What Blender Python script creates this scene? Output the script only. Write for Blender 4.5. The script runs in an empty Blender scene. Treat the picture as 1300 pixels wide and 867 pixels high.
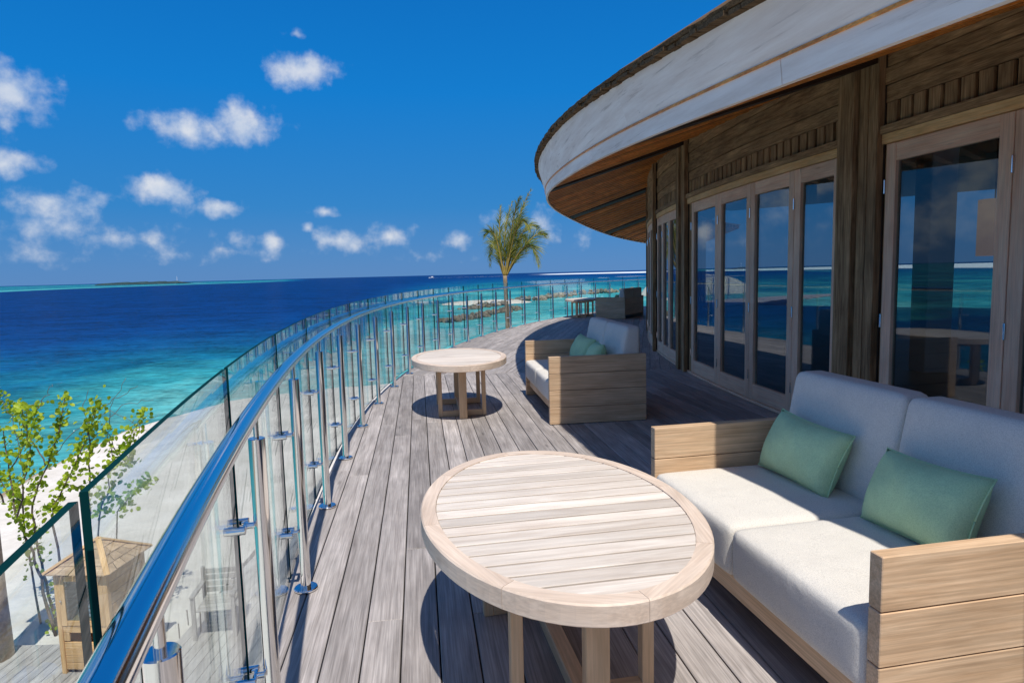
import bpy, bmesh, math, random
import numpy as np
from mathutils import Vector, Matrix
random.seed(7); rng = np.random.default_rng(7)
SC = bpy.context.scene; COL = SC.collection
R_ = math.radians
# ------------------------------------------------------------------ camera
CAMH = 1.4483; PITCH = .104; ROLL = -.025; FPX = 828.6
_F = Vector((0, math.cos(PITCH), -math.sin(PITCH))); _R0 = Vector((1, 0, 0)); _U0 = Vector((0, math.sin(PITCH), math.cos(PITCH)))
_R = _R0*math.cos(ROLL)+_U0*math.sin(ROLL); _U = -_R0*math.sin(ROLL)+_U0*math.cos(ROLL)
cam = bpy.data.cameras.new('camera'); co = bpy.data.objects.new('camera', cam); COL.objects.link(co)
cam.sensor_width = 36; cam.lens = FPX/1300*36; cam.clip_start = .05; cam.clip_end = 90000
m = Matrix.Identity(4)
for i in range(3): m[i][0] = _R[i]; m[i][1] = _U[i]; m[i][2] = -_F[i]
m[2][3] = CAMH; co.matrix_world = m; SC.camera = co
def ray(u, v): return _F+_R*((u-650)/FPX)+_U*((433.5-v)/FPX)          # photo pixel -> direction
def at(u, v, z=0.):
    d = ray(u, v); return Vector((0, 0, CAMH))+d*((z-CAMH)/d.z)
def aty(u, v, y):
    d = ray(u, v); return Vector((0, 0, CAMH))+d*(y/d.y)
# ------------------------------------------------------------------ sky and sun
SUNV = Vector((.11, -.485, 1)).normalized()
EL = math.asin(SUNV.z); AZ = math.atan2(SUNV.x, SUNV.y)
world = bpy.data.worlds.new('World'); SC.world = world; world.use_nodes = True
nt = world.node_tree; N = nt.nodes; L = nt.links; N.clear()
def nd(t, **k):
    n = N.new(t)
    for a, b in k.items(): setattr(n, a, b)
    return n
def mth(op, a, b=None, c=None, clamp=False):
    n = nd('ShaderNodeMath', operation=op, use_clamp=clamp)
    for i, x in enumerate((a, b, c)):
        if x is None: continue
        if isinstance(x, (int, float)): n.inputs[i].default_value = x
        else: L.new(x, n.inputs[i])
    return n.outputs[0]
def vmt(op, a, b=None):
    n = nd('ShaderNodeVectorMath', operation=op)
    for i, x in enumerate((a, b)):
        if x is None: continue
        if isinstance(x, (tuple, list, Vector)): n.inputs[i].default_value = x
        else: L.new(x, n.inputs[i])
    return n.outputs['Value'] if op in ('LENGTH', 'DOT_PRODUCT') else n.outputs[0]
def mixc(f, a, b, mode='MIX'):
    n = nd('ShaderNodeMix', data_type='RGBA', blend_type=mode)
    for i, x in zip((0, 6, 7), (f, a, b)):
        if isinstance(x, (int, float, tuple)): n.inputs[i].default_value = x
        else: L.new(x, n.inputs[i])
    return n.outputs[2]
sky = nd('ShaderNodeTexSky', sky_type='NISHITA', sun_disc=False); sky.sun_elevation = EL; sky.sun_rotation = AZ
sky.air_density = 1.0; sky.dust_density = .25; sky.ozone_density = 3.5; sky.altitude = 0
tc_ = nd('ShaderNodeTexCoord'); tc = tc_
hs = nd('ShaderNodeHueSaturation'); hs.inputs['Saturation'].default_value = 1.1; hs.inputs['Value'].default_value = 1.0
L.new(sky.outputs[0], hs.inputs['Color'])
tc = tc_; sx = nd('ShaderNodeSeparateXYZ'); L.new(tc.outputs['Generated'], sx.inputs[0])
az = mth('ARCTAN2', sx.outputs[0], sx.outputs[1]); el = mth('ARCSINE', sx.outputs[2])
cb = nd('ShaderNodeCombineXYZ'); L.new(az, cb.inputs[0]); L.new(el, cb.inputs[1]); ae = cb.outputs[0]
gr = nd('ShaderNodeValToRGB'); L.new(mth('ABSOLUTE', el), gr.inputs[0]); ce = gr.color_ramp.elements
for q in range(3): ce.new(.5)
for q, (p_, c_) in zip(ce, [(0, (.070, .215, .49, 1)), (.10, (.018, .200, .53, 1)), (.26, (.000, .182, .57, 1)), (.45, (.000, .130, .47, 1)), (1., (.002, .11, .41, 1))]): q.position = p_; q.color = c_
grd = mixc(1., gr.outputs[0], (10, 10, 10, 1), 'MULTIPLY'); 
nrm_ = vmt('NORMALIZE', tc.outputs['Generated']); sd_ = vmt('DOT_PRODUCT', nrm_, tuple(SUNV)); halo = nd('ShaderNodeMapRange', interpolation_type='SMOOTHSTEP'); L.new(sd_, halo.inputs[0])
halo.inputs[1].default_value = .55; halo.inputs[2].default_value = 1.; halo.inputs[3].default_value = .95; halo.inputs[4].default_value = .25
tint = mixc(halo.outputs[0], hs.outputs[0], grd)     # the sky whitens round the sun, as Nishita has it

def noise(vec, scale, detail=6, rough=.6, dist=0.):
    n = nd('ShaderNodeTexNoise'); L.new(vec, n.inputs['Vector'])
    n.inputs['Scale'].default_value = scale; n.inputs['Detail'].default_value = detail
    n.inputs['Roughness'].default_value = rough; n.inputs['Distortion'].default_value = dist
    return n
nz = noise(ae, 30, 7, .56); nzb = noise(ae, 13, 4, .55)
wob = vmt('SUBTRACT', nzb.outputs['Color'], (.5, .5, .5)); wob = vmt('MULTIPLY', wob, (.05, .03, 0)); aw = vmt('ADD', ae, wob)
CL = [(10, 115, 66, 52, 1.), (12, 208, 46, 28, .9), (384, 88, 68, 30, 1.), (236, 166, 78, 30, .85), (306, 155, 66, 38, 1.), (370, 42, 16, 11, .5), (205, 243, 54, 30, 1.),
      (275, 263, 50, 17, .8), (70, 262, 80, 34, .7), (60, 292, 110, 28, .5), (150, 306, 130, 26, .42), (300, 318, 140, 16, .26), (20, 325, 120, 22, .35), (413, 267, 32, 12, .75), (308, 303, 22, 20, .65),
      (346, 310, 22, 22, .65), (430, 304, 46, 24, .7), (492, 300, 48, 26, .6), (585, 308, 26, 16, .6), (391, 287, 13, 9, .5), (640, 285, 34, 26, .5),
      (690, 288, 30, 30, .5), (738, 303, 22, 18, .35), (235, 322, 70, 16, .3), (8, 160, 30, 30, .35), (560, 325, 60, 12, .2)]
dens = None
for (u, v, hw, hh, amp) in CL:
    d = ray(u, v).normalized(); a = math.atan2(d.x, d.y); e = math.asin(d.z); k = d.dot(_F)**1.0
    s = vmt('SUBTRACT', aw, (a, e, 0)); s = vmt('MULTIPLY', s, (FPX/hw/k/.92, FPX/hh/k/.92, 0)); l = vmt('LENGTH', s)
    o = mth('MINIMUM', mth('MULTIPLY_ADD', l, -amp, amp), mth('SUBTRACT', 1., l))
    dens = o if dens is None else mth('MAXIMUM', dens, o)
# scattered fair-weather cumulus outside the frame, cover raised for neutral fill light
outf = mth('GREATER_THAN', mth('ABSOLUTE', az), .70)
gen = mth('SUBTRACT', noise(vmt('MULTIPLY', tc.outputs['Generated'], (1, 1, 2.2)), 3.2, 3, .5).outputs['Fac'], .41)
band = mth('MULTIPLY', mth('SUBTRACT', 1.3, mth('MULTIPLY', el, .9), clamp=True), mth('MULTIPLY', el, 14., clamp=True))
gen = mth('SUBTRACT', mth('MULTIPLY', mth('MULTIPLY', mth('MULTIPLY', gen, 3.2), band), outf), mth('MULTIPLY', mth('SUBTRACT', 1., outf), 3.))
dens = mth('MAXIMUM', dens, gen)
dens = mth('ADD', dens, mth('MULTIPLY', mth('SUBTRACT', nz.outputs['Fac'], .52), 1.6))
mr = nd('ShaderNodeMapRange', interpolation_type='SMOOTHSTEP'); L.new(dens, mr.inputs[0]); mr.inputs[1].default_value = .02; mr.inputs[2].default_value = .95
mask = mth('MULTIPLY', mr.outputs[0], .86)
sh = nd('ShaderNodeMapRange'); L.new(noise(vmt('ADD', ae, (.012, .02, 0)), 26, 6, .55).outputs['Fac'], sh.inputs[0]); sh.inputs[1].default_value = .35; sh.inputs[2].default_value = .68
ccol = mixc(sh.outputs[0], (5.2, 6.0, 7.3, 1), (8.2, 8.1, 8.0, 1))
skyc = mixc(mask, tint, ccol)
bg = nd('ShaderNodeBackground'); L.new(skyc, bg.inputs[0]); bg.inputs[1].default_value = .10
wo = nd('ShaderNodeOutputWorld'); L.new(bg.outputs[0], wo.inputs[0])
sl = bpy.data.lights.new('sun', 'SUN'); sl.energy = 4.4; sl.angle = R_(.53); sl.color = (1, .95, .87)
so = bpy.data.objects.new('sun', sl); COL.objects.link(so); so.rotation_euler = SUNV.to_track_quat('Z', 'Y').to_euler(); so.location = (0, -20, 40)
SC.view_settings.view_transform = 'Standard'; SC.view_settings.look = 'None'; SC.view_settings.exposure = .12; SC.view_settings.gamma = 1
SC.view_settings.use_curve_mapping = False
SC.cycles.transparent_max_bounces = 48; SC.cycles.max_bounces = 10; SC.cycles.diffuse_bounces = 6; SC.cycles.caustics_reflective = False; SC.cycles.caustics_refractive = False
SC.cycles.sample_clamp_indirect = 6
# ------------------------------------------------------------------ materials
def newmat(name):
    global N, L, nt
    mt = bpy.data.materials.new(name); mt.use_nodes = True; nt = mt.node_tree; N = nt.nodes; L = nt.links
    return mt, N['Principled BSDF'], N['Material Output']
def ramp(fac, stops):
    n = nd('ShaderNodeValToRGB'); L.new(fac, n.inputs[0]); e = n.color_ramp.elements
    while len(e) < len(stops): e.new(.5)
    for q, (p, c) in zip(e, stops): q.position = p; q.color = (*c, 1) if len(c) == 3 else c
    return n.outputs[0]
def bump(b, h, strength, dist=.01):
    n = nd('ShaderNodeBump'); n.inputs['Strength'].default_value = strength; n.inputs['Distance'].default_value = dist
    L.new(h, n.inputs['Height']); L.new(n.outputs[0], b.inputs['Normal'])
def objco(rnd=True):
    t = nd('ShaderNodeTexCoord'); o = t.outputs['Object']
    if not rnd: return o, None
    oi = nd('ShaderNodeObjectInfo')
    return vmt('ADD', o, vmt('MULTIPLY', oi.outputs['Location'], (3.7, 2.3, 1.9))), oi.outputs['Random']
def wood(name, dark, light, rough=.6, var=.25, grain=.35, stretch=(1.1, 15, 15), blotch=.25, spec=.3, bmp=.15, knots=True):
    mt, b, _ = newmat(name); c, rnd = objco(); off = nd('ShaderNodeCombineXYZ')
    L.new(mth('MULTIPLY', rnd, 61.), off.inputs[0]); L.new(mth('MULTIPLY', rnd, 37.), off.inputs[1]); c = vmt('ADD', c, off.outputs[0])
    g = noise(vmt('MULTIPLY', c, stretch), 1.6, 6, .62, .9)
    col = ramp(g.outputs['Fac'], [(.30, dark), (.72, light)])
    f = noise(vmt('MULTIPLY', c, (3, 130, 130)), 1., 3, .6)
    fm = nd('ShaderNodeMapRange'); L.new(f.outputs['Fac'], fm.inputs[0]); fm.inputs[1].default_value = .35; fm.inputs[2].default_value = .65
    fm.inputs[3].default_value = 1-grain; fm.inputs[4].default_value = 1.04
    col = mixc(1., col, fm.outputs[0], 'MULTIPLY')
    bl = noise(vmt('MULTIPLY', c, (1, 2.2, 2.2)), 2.6, 3, .6)
    bm_ = nd('ShaderNodeMapRange'); L.new(bl.outputs['Fac'], bm_.inputs[0]); bm_.inputs[1].default_value = .3; bm_.inputs[2].default_value = .7
    bm_.inputs[3].default_value = 1-blotch; bm_.inputs[4].default_value = 1+blotch*.4
    col = mixc(1., col, bm_.outputs[0], 'MULTIPLY')
    if knots:
        vo = nd('ShaderNodeTexVoronoi'); L.new(vmt('MULTIPLY', c, (1.1, 5, 5)), vo.inputs['Vector']); vo.inputs['Scale'].default_value = 1.3
        km = nd('ShaderNodeMapRange'); L.new(vo.outputs['Distance'], km.inputs[0]); km.inputs[1].default_value = .03; km.inputs[2].default_value = .10; km.inputs[3].default_value = .55; km.inputs[4].default_value = 1
        col = mixc(1., col, km.outputs[0], 'MULTIPLY')
    v = nd('ShaderNodeHueSaturation'); L.new(col, v.inputs['Color']); L.new(mth('MULTIPLY_ADD', rnd, var, 1-var*.5), v.inputs['Value'])
    L.new(v.outputs[0], b.inputs['Base Color']); b.inputs['Roughness'].default_value = rough; b.inputs['Specular IOR Level'].default_value = spec
    bump(b, f.outputs['Fac'], bmp, .004)
    return mt
def plain(name, col, rough=.5, metal=0., spec=.4):
    mt, b, _ = newmat(name); b.inputs['Base Color'].default_value = (*col, 1); b.inputs['Roughness'].default_value = rough
    b.inputs['Metallic'].default_value = metal; b.inputs['Specular IOR Level'].default_value = spec
    if not metal:
        c, _r = objco(False); n = noise(c, 9, 5, .6); hv = nd('ShaderNodeHueSaturation'); hv.inputs['Color'].default_value = (*col, 1)
        L.new(mth('MULTIPLY_ADD', n.outputs['Fac'], .35, .82), hv.inputs['Value']); L.new(hv.outputs[0], b.inputs['Base Color'])
    return mt
def fabric(name, col, fleck, scale=330, velvet=0.):
    mt, b, _ = newmat(name); c, _r = objco(False)
    w = noise(c, scale, 2, .5); big = noise(c, 7, 4, .6)
    cc = ramp(w.outputs['Fac'], [(.36, fleck), (.60, col)])
    hv = nd('ShaderNodeHueSaturation'); L.new(cc, hv.inputs['Color']); L.new(mth('MULTIPLY_ADD', big.outputs['Fac'], .5 if velvet else .16, .75 if velvet else .92), hv.inputs['Value'])
    L.new(hv.outputs[0], b.inputs['Base Color']); b.inputs['Roughness'].default_value = .9; b.inputs['Specular IOR Level'].default_value = .15
    if velvet: b.inputs['Sheen Weight'].default_value = velvet; b.inputs['Sheen Roughness'].default_value = .4; b.inputs['Sheen Tint'].default_value = (.5, .85, .65, 1)
    h = mth('ADD', w.outputs['Fac'], mth('MULTIPLY', noise(c, 4.5, 4, .55, .6).outputs['Fac'], 11.))
    bump(b, h, .25, .004)
    return mt
def glass(name, tintc, base, power, roughness=.0, gcol=(.95, 1, 1)):
    mt, b, out = newmat(name); N.remove(b)
    lw = nd('ShaderNodeLayerWeight'); lw.inputs[0].default_value = .5
    f = mth('MULTIPLY_ADD', mth('POWER', lw.outputs['Facing'], power), 1-base, base, clamp=True)
    t = nd('ShaderNodeBsdfTransparent'); t.inputs[0].default_value = (*tintc, 1)
    g = nd('ShaderNodeBsdfGlossy'); g.inputs['Roughness'].default_value = roughness; g.inputs[0].default_value = (*gcol, 1)
    mx = nd('ShaderNodeMixShader'); L.new(f, mx.inputs[0]); L.new(t.outputs[0], mx.inputs[1]); L.new(g.outputs[0], mx.inputs[2]); L.new(mx.outputs[0], out.inputs[0])
    return mt
MT = {}
MT['deck'] = wood('weathered_deck_wood', (.315, .278, .258), (.535, .487, .462), .62, .44, .34, (.8, 13, 13), .22, .3, .2)
MT['table_slat'] = wood('bleached_slat_wood', (.58, .49, .41), (.80, .725, .64), .55, .26, .12, (1.5, 14, 14), .10, .3, .08, False)
MT['table'] = wood('pale_table_wood', (.62, .475, .365), (.80, .66, .54), .55, .10, .14, (1.6, 12, 12), .12, .3, .08, False)
MT['teak'] = wood('light_teak', (.58, .37, .21), (.80, .57, .365), .5, .16, .26, (1.3, 13, 13), .12, .35, .08, False)
MT['tleg'] = wood('pale_leg_wood', (.60, .38, .21), (.80, .56, .34), .5, .12, .14, (1.3, 13, 13), .10, .35, .08, False)
MT['dark'] = wood('dark_weathered_siding', (.235, .130, .058), (.62, .40, .205), .7, .35, .42, (1.2, 12, 12), .35, .2, .3)
MT['frame'] = wood('door_frame_wood', (.88, .52, .33), (.97, .72, .51), .55, .12, .16, (1.2, 13, 13), .15, .3, .08)
MT['yellow'] = wood('honey_header_wood', (.86, .47, .17), (.96, .67, .33), .55, .10, .2, (1.2, 13, 13), .15, .3, .08)
MT['soffit'] = wood('red_brown_soffit_wood', (.64, .19, .028), (.96, .43, .095), .5, .55, .35, (1.3, 14, 14), .25, .35, .12)
MT['sofline'] = wood('orange_soffit_lining', (.50, .15, .022), (.92, .40, .085), .6, .2, .3, (4, 4, 4))
MT['beam'] = wood('dark_beam_wood', (.030, .018, .010), (.075, .042, .022), .6, .2, .3)
MT['cedar'] = wood('cedar_cabinet_wood', (.66, .38, .15), (.88, .58, .29), .55, .2, .18, (1.3, 13, 13), .15, .3, .08)
MT['shingle'] = wood('cedar_shingle_wood', (.46, .30, .17), (.70, .50, .32), .65, .3, .2)
MT['paledeck'] = wood('pale_lower_deck_wood', (.42, .39, .36), (.60, .57, .54), .65, .2, .15)
MT['thatch'] = wood('roof_shingle_edge', (.09, .052, .025), (.30, .19, .10), .85, .3, .5, (9, 60, 60), .3, .1, .5, False)
MT['steel'] = plain('polished_steel', (.80, .79, .78), .11, 1.)
MT['clamp'] = plain('chrome_clamp_metal', (.86, .87, .88), .05, 1.)
MT['seat'] = fabric('off_white_woven_fabric', (.72, .68, .61), (.56, .53, .48))
MT['pillow'] = fabric('green_velvet', (.50, .68, .40), (.40, .59, .335), 260, .2)
MT['black'] = plain('black_shadow_gap', (.012, .011, .010), .9, 0, .1)
MT['glass'] = glass('clear_rail_glass', (.94, .98, .975), .018, 5.2)
MT['edge'] = plain('green_glass_edge', (.002, .030, .032), .6, 0, .02)
MT['pane'] = glass('tinted_door_glass', (.52, .56, .57), .06, 3.1, 0., (.66, .70, .74))
MT['cabpane'] = glass('cabinet_glass', (.75, .82, .84), .12, 4.)
MT['towel'] = fabric('blue_striped_towel', (.55, .66, .74), (.30, .45, .58), 30)
MT['plaster'] = plain('white_plaster', (.62, .61, .58), .8)
MT['shade'] = plain('lit_linen_lampshade', (.80, .58, .45), .8)
_b = MT['shade'].node_tree.nodes['Principled BSDF']; _b.inputs['Emission Color'].default_value = (1, .62, .42, 1); _b.inputs['Emission Strength'].default_value = .28
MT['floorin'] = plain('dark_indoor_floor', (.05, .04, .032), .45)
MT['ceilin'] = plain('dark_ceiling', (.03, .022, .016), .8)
MT['white'] = plain('white_gelcoat', (.85, .85, .85), .3)
MT['foam'] = plain('sea_foam', (.82, .86, .88), .9)
MT['jungle'] = plain('distant_trees', (.028, .066, .075), .9)  # bluish: distance haze tinted into the tree colour
# painted fascia
mt, b, _ = newmat('weathered_white_fascia'); c, rnd = objco()
base = ramp(noise(vmt('MULTIPLY', c, (.7, 9, 9)), 1.5, 6, .65).outputs['Fac'], [(.32, (.76, .64, .56)), (.62, (.92, .83, .76))])
pe = noise(vmt('MULTIPLY', c, (.55, 16, 16)), 2.2, 8, .68); pm = nd('ShaderNodeMapRange'); L.new(pe.outputs['Fac'], pm.inputs[0]); pm.inputs[1].default_value = .57; pm.inputs[2].default_value = .67
col = mixc(mth('MULTIPLY', pm.outputs[0], .50), base, (.36, .27, .22, 1))
vo = nd('ShaderNodeTexVoronoi'); L.new(vmt('MULTIPLY', c, (1.6, 4, 4)), vo.inputs['Vector']); vo.inputs['Scale'].default_value = 1.5
km = nd('ShaderNodeMapRange'); L.new(vo.outputs['Distance'], km.inputs[0]); km.inputs[1].default_value = .02; km.inputs[2].default_value = .06; km.inputs[3].default_value = .45; km.inputs[4].default_value = 1
col = mixc(1., col, km.outputs[0], 'MULTIPLY')
L.new(col, b.inputs['Base Color']); b.inputs['Roughness'].default_value = .75; bump(b, pe.outputs['Fac'], .25, .006); MT['fascia'] = mt
# sand
mt, b, _ = newmat('white_coral_sand'); g = nd('ShaderNodeNewGeometry'); P = g.outputs['Position']
s1 = noise(P, .9, 6, .65); s2 = noise(P, 3.5, 5, .6); zz = nd('ShaderNodeSeparateXYZ'); L.new(P, zz.inputs[0])
dry = ramp(s1.outputs['Fac'], [(.35, (.60, .55, .48)), (.65, (.74, .69, .62))])
wet = nd('ShaderNodeMapRange', interpolation_type='SMOOTHSTEP'); L.new(mth('ADD', zz.outputs[2], mth('MULTIPLY', s1.outputs['Fac'], .12)), wet.inputs[0]); wet.inputs[1].default_value = -4.33; wet.inputs[2].default_value = -4.20
L.new(mixc(wet.outputs[0], (.33, .245, .165, 1), dry), b.inputs['Base Color']); b.inputs['Roughness'].default_value = .95; b.inputs['Specular IOR Level'].default_value = .1
bump(b, mth('ADD', s2.outputs['Fac'], mth('MULTIPLY', s1.outputs['Fac'], 2.)), .6, .06); MT['sand'] = mt
# sea: colour follows the depth of the bottom, with ripple shading painted in
mt, b, _ = newmat('tropical_sea_water'); at_ = nd('ShaderNodeAttribute', attribute_name='depth'); fo = nd('ShaderNodeAttribute', attribute_name='foam')
g = nd('ShaderNodeNewGeometry'); P = g.outputs['Position']
p1 = noise(vmt('MULTIPLY', P, (1, .6, 1)), .045, 5, .6); p2 = noise(P, .22, 5, .6)
dm = nd('ShaderNodeMapRange'); L.new(at_.outputs['Fac'], dm.inputs[0]); dm.inputs[1].default_value = .9; dm.inputs[2].default_value = .2; dm.inputs[3].default_value = .05; dm.inputs[4].default_value = .46
dd = mth('ADD', at_.outputs['Fac'], mth('MULTIPLY', mth('SUBTRACT', mth('MULTIPLY_ADD', p1.outputs['Fac'], .7, mth('MULTIPLY', p2.outputs['Fac'], .3)), .5), mth('MULTIPLY', dm.outputs[0], 3.2)), clamp=True)
wc = ramp(dd, [(0, (.10, .37, .36)), (.16, (.030, .262, .29)), (.36, (.005, .122, .205)), (.58, (.002, .072, .19)), (.80, (.0008, .042, .165)), (1, (.0005, .029, .135))])
w1 = noise(vmt('MULTIPLY', P, (.8, 1.3, 1)), .75, 5, .62, .4); w2 = noise(vmt('MULTIPLY', P, (.7, 1.4, 1)), .12, 4, .6, .5)
w3 = noise(vmt('MULTIPLY', P, (.75, 1.4, 1)), 2.1, 4, .65, .3)
rip = nd('ShaderNodeMapRange'); L.new(mth('MULTIPLY_ADD', w3.outputs['Fac'], .34, mth('MULTIPLY_ADD', w1.outputs['Fac'], .36, mth('MULTIPLY', w2.outputs['Fac'], .30))), rip.inputs[0]); rip.inputs[1].default_value = .40; rip.inputs[2].default_value = .60; rip.inputs[3].default_value = .48; rip.inputs[4].default_value = 1.42
wc = mixc(1., wc, rip.outputs[0], 'MULTIPLY')  # light and dark of the ripples multiplied into the water colour
out = N['Material Output']; N.remove(b); df = nd('ShaderNodeBsdfDiffuse'); L.new(mixc(fo.outputs['Fac'], wc, (.80, .86, .88, 1)), df.inputs[0])
gs = nd('ShaderNodeBsdfGlossy'); gs.inputs['Roughness'].default_value = .12; bp = nd('ShaderNodeBump'); bp.inputs['Strength'].default_value = 1.; bp.inputs['Distance'].default_value = .8
L.new(mth('MULTIPLY_ADD', w2.outputs['Fac'], 3., w1.outputs['Fac']), bp.inputs['Height']); L.new(bp.outputs[0], gs.inputs['Normal'])
lw = nd('ShaderNodeLayerWeight'); lw.inputs[0].default_value = .5; L.new(bp.outputs[0], lw.inputs['Normal'])
fz = mth('MINIMUM', mth('MULTIPLY_ADD', mth('POWER', lw.outputs['Facing'], 4.), .30, .02), .17)
mx = nd('ShaderNodeMixShader'); L.new(fz, mx.inputs[0]); L.new(df.outputs[0], mx.inputs[1]); L.new(gs.outputs[0], mx.inputs[2]); L.new(mx.outputs[0], out.inputs[0]); MT['sea'] = mt
# rocks, leaves, palm
mt, b, _ = newmat('breakwater_rock'); c, rnd = objco(); n = noise(c, 1.6, 6, .65)
cc = ramp(n.outputs['Fac'], [(.3, (.09, .07, .045)), (.55, (.22, .175, .115)), (.72, (.36, .31, .24))]); hv = nd('ShaderNodeHueSaturation'); L.new(cc, hv.inputs['Color']); L.new(mth('MULTIPLY_ADD', rnd, .9, .55), hv.inputs['Value'])
L.new(hv.outputs[0], b.inputs['Base Color']); b.inputs['Roughness'].default_value = .9; bump(b, n.outputs['Fac'], .8, .2); MT['rock'] = mt
def leafmat(name, ca, cb_, trans, scale=6.):
    mt, b, out = newmat(name); g = nd('ShaderNodeNewGeometry'); n = noise(g.outputs['Position'], scale, 3, .6)
    cc = ramp(n.outputs['Fac'], [(.35, ca), (.65, cb_)]); L.new(cc, b.inputs['Base Color']); b.inputs['Roughness'].default_value = .45; b.inputs['Specular IOR Level'].default_value = .4
    tr = nd('ShaderNodeBsdfTranslucent'); L.new(cc, tr.inputs[0]); mx = nd('ShaderNodeMixShader'); mx.inputs[0].default_value = trans
    L.new(b.outputs[0], mx.inputs[1]); L.new(tr.outputs[0], mx.inputs[2]); L.new(mx.outputs[0], out.inputs[0]); return mt
MT['leaf'] = leafmat('young_green_leaf', (.20, .34, .012), (.50, .60, .035), .5)
MT['palmleaf'] = leafmat('palm_leaflet', (.10, .165, .015), (.42, .40, .075), .35, 3.)
MT['palmstem'] = wood('palm_frond_stem', (.30, .22, .05), (.52, .38, .10), .6, .2, .3)
MT['bark'] = wood('grey_bark', (.14, .10, .075), (.30, .24, .19), .85, .2, .4)
MT['palmtrunk'] = wood('palm_trunk_bark', (.26, .17, .09), (.52, .40, .26), .85, .2, .4, (30, 3, 3))
MT['column'] = wood('pale_timber_column', (.40, .29, .20), (.58, .45, .34), .65, .1, .3)
# ------------------------------------------------------------------ mesh helpers
def tag(o, label=None, cat=None, group=None, kind=None):
    if label: o['label'] = label
    if cat: o['category'] = cat
    if group: o['group'] = group
    if kind: o['kind'] = kind
    return o
def empty(name, loc=(0, 0, 0), rz=0.):
    o = bpy.data.objects.new(name, None); COL.objects.link(o); o.location = loc; o.rotation_euler = (0, 0, rz); o.empty_display_size = .2; return o
def link(name, me, parent=None, M=None):
    o = bpy.data.objects.new(name, me); COL.objects.link(o); o.parent = parent
    if M is not None: o.matrix_basis = M
    return o
def pyd(name, vs, fs, mat, parent=None, M=None, smooth=False):
    me = bpy.data.meshes.new(name); me.from_pydata([tuple(v) for v in vs], [], fs); me.update()
    bmx = bmesh.new(); bmx.from_mesh(me); bmesh.ops.recalc_face_normals(bmx, faces=bmx.faces); bmx.to_mesh(me); bmx.free()
    if smooth:
        for p in me.polygons: p.use_smooth = True
    if mat is not None: me.materials.append(MT[mat] if isinstance(mat, str) else mat)
    return link(name, me, parent, M)
CACHE = {}
def box_mesh(l, w, t, mat, bev):
    k = ('b', round(l, 4), round(w, 4), round(t, 4), mat, bev)
    if k not in CACHE:
        bm = bmesh.new(); bmesh.ops.create_cube(bm, size=1)
        for v in bm.verts: v.co = Vector((v.co.x*l, v.co.y*w, v.co.z*t))
        if bev: bmesh.ops.bevel(bm, geom=list(bm.edges), offset=min(bev, .3*min(l, w, t)), segments=1, affect='EDGES', profile=.5)
        me = bpy.data.meshes.new('board'); bm.to_mesh(me); bm.free(); me.materials.append(MT[mat]); CACHE[k] = me
    return CACHE[k]
def frame_m(p0, p1, nrm):
    p0 = Vector(p0); p1 = Vector(p1); x = (p1-p0).normalized(); z = Vector(nrm); z = (z-x*z.dot(x)).normalized(); y = z.cross(x)
    M = Matrix.Identity(4); c = (p0+p1)/2
    for i in range(3): M[i][0] = x[i]; M[i][1] = y[i]; M[i][2] = z[i]; M[i][3] = c[i]
    return M
def board(name, par, p0, p1, w, t, nrm, mat, bev=.003):
    l = (Vector(p1)-Vector(p0)).length
    return link(name, box_mesh(l, w, t, mat, bev), par, frame_m(p0, p1, nrm))
def boxat(name, par, c, size, mat, bev=.003, rz=0.):
    M = Matrix.Translation(c) @ Matrix.Rotation(rz, 4, 'Z')
    return link(name, box_mesh(*size, mat, bev), par, M)
def cyl_mesh(l, r, mat, seg, r2=None, bev=0.):
    k = ('c', round(l, 4), round(r, 4), mat, seg, r2, bev)
    if k not in CACHE:
        r2 = r if r2 is None else r2
        prof = [(0, -l/2), (r-bev, -l/2), (r, -l/2+bev), (r2, l/2-bev), (r2-bev, l/2), (0, l/2)] if bev else [(0, -l/2), (r, -l/2), (r2, l/2), (0, l/2)]
        bm = bmesh.new()
        def ring(q, x): return [bm.verts.new((x, 0, 0))] if q == 0 else [bm.verts.new((x, q*math.cos(2*math.pi*i/seg), q*math.sin(2*math.pi*i/seg))) for i in range(seg)]
        for (pa_, pb_) in zip(prof[:-1], prof[1:]):
            a, b_ = ring(*pa_), ring(*pb_)
            for i in range(seg):
                j = (i+1) % seg
                if len(a) == 1: bm.faces.new((a[0], b_[j], b_[i]))
                elif len(b_) == 1: bm.faces.new((a[i], a[j], b_[0]))
                else:
                    f = bm.faces.new((a[i], a[j], b_[j], b_[i])); f.smooth = True
        for f in bm.faces:
            c = f.calc_center_median(); o_ = Vector((0 if len(f.verts) == 4 and abs(f.normal.x) < .99 else c.x, c.y, c.z)) if len(f.verts) == 4 else Vector((c.x, 0, 0))
            if f.normal.dot(o_) < 0: f.normal_flip()
        me = bpy.data.meshes.new('rod'); bm.to_mesh(me); bm.free(); me.materials.append(MT[mat]); CACHE[k] = me
    return CACHE[k]
def rod(name, par, p0, p1, r, mat, seg=14, r2=None, bev=0.):
    d = Vector(p1)-Vector(p0); n = Vector((0, 0, 1)) if abs(d.normalized().z) < .9 else Vector((1, 0, 0))
    return link(name, cyl_mesh(d.length, r, mat, seg, r2, bev), par, frame_m(p0, p1, n))
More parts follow.
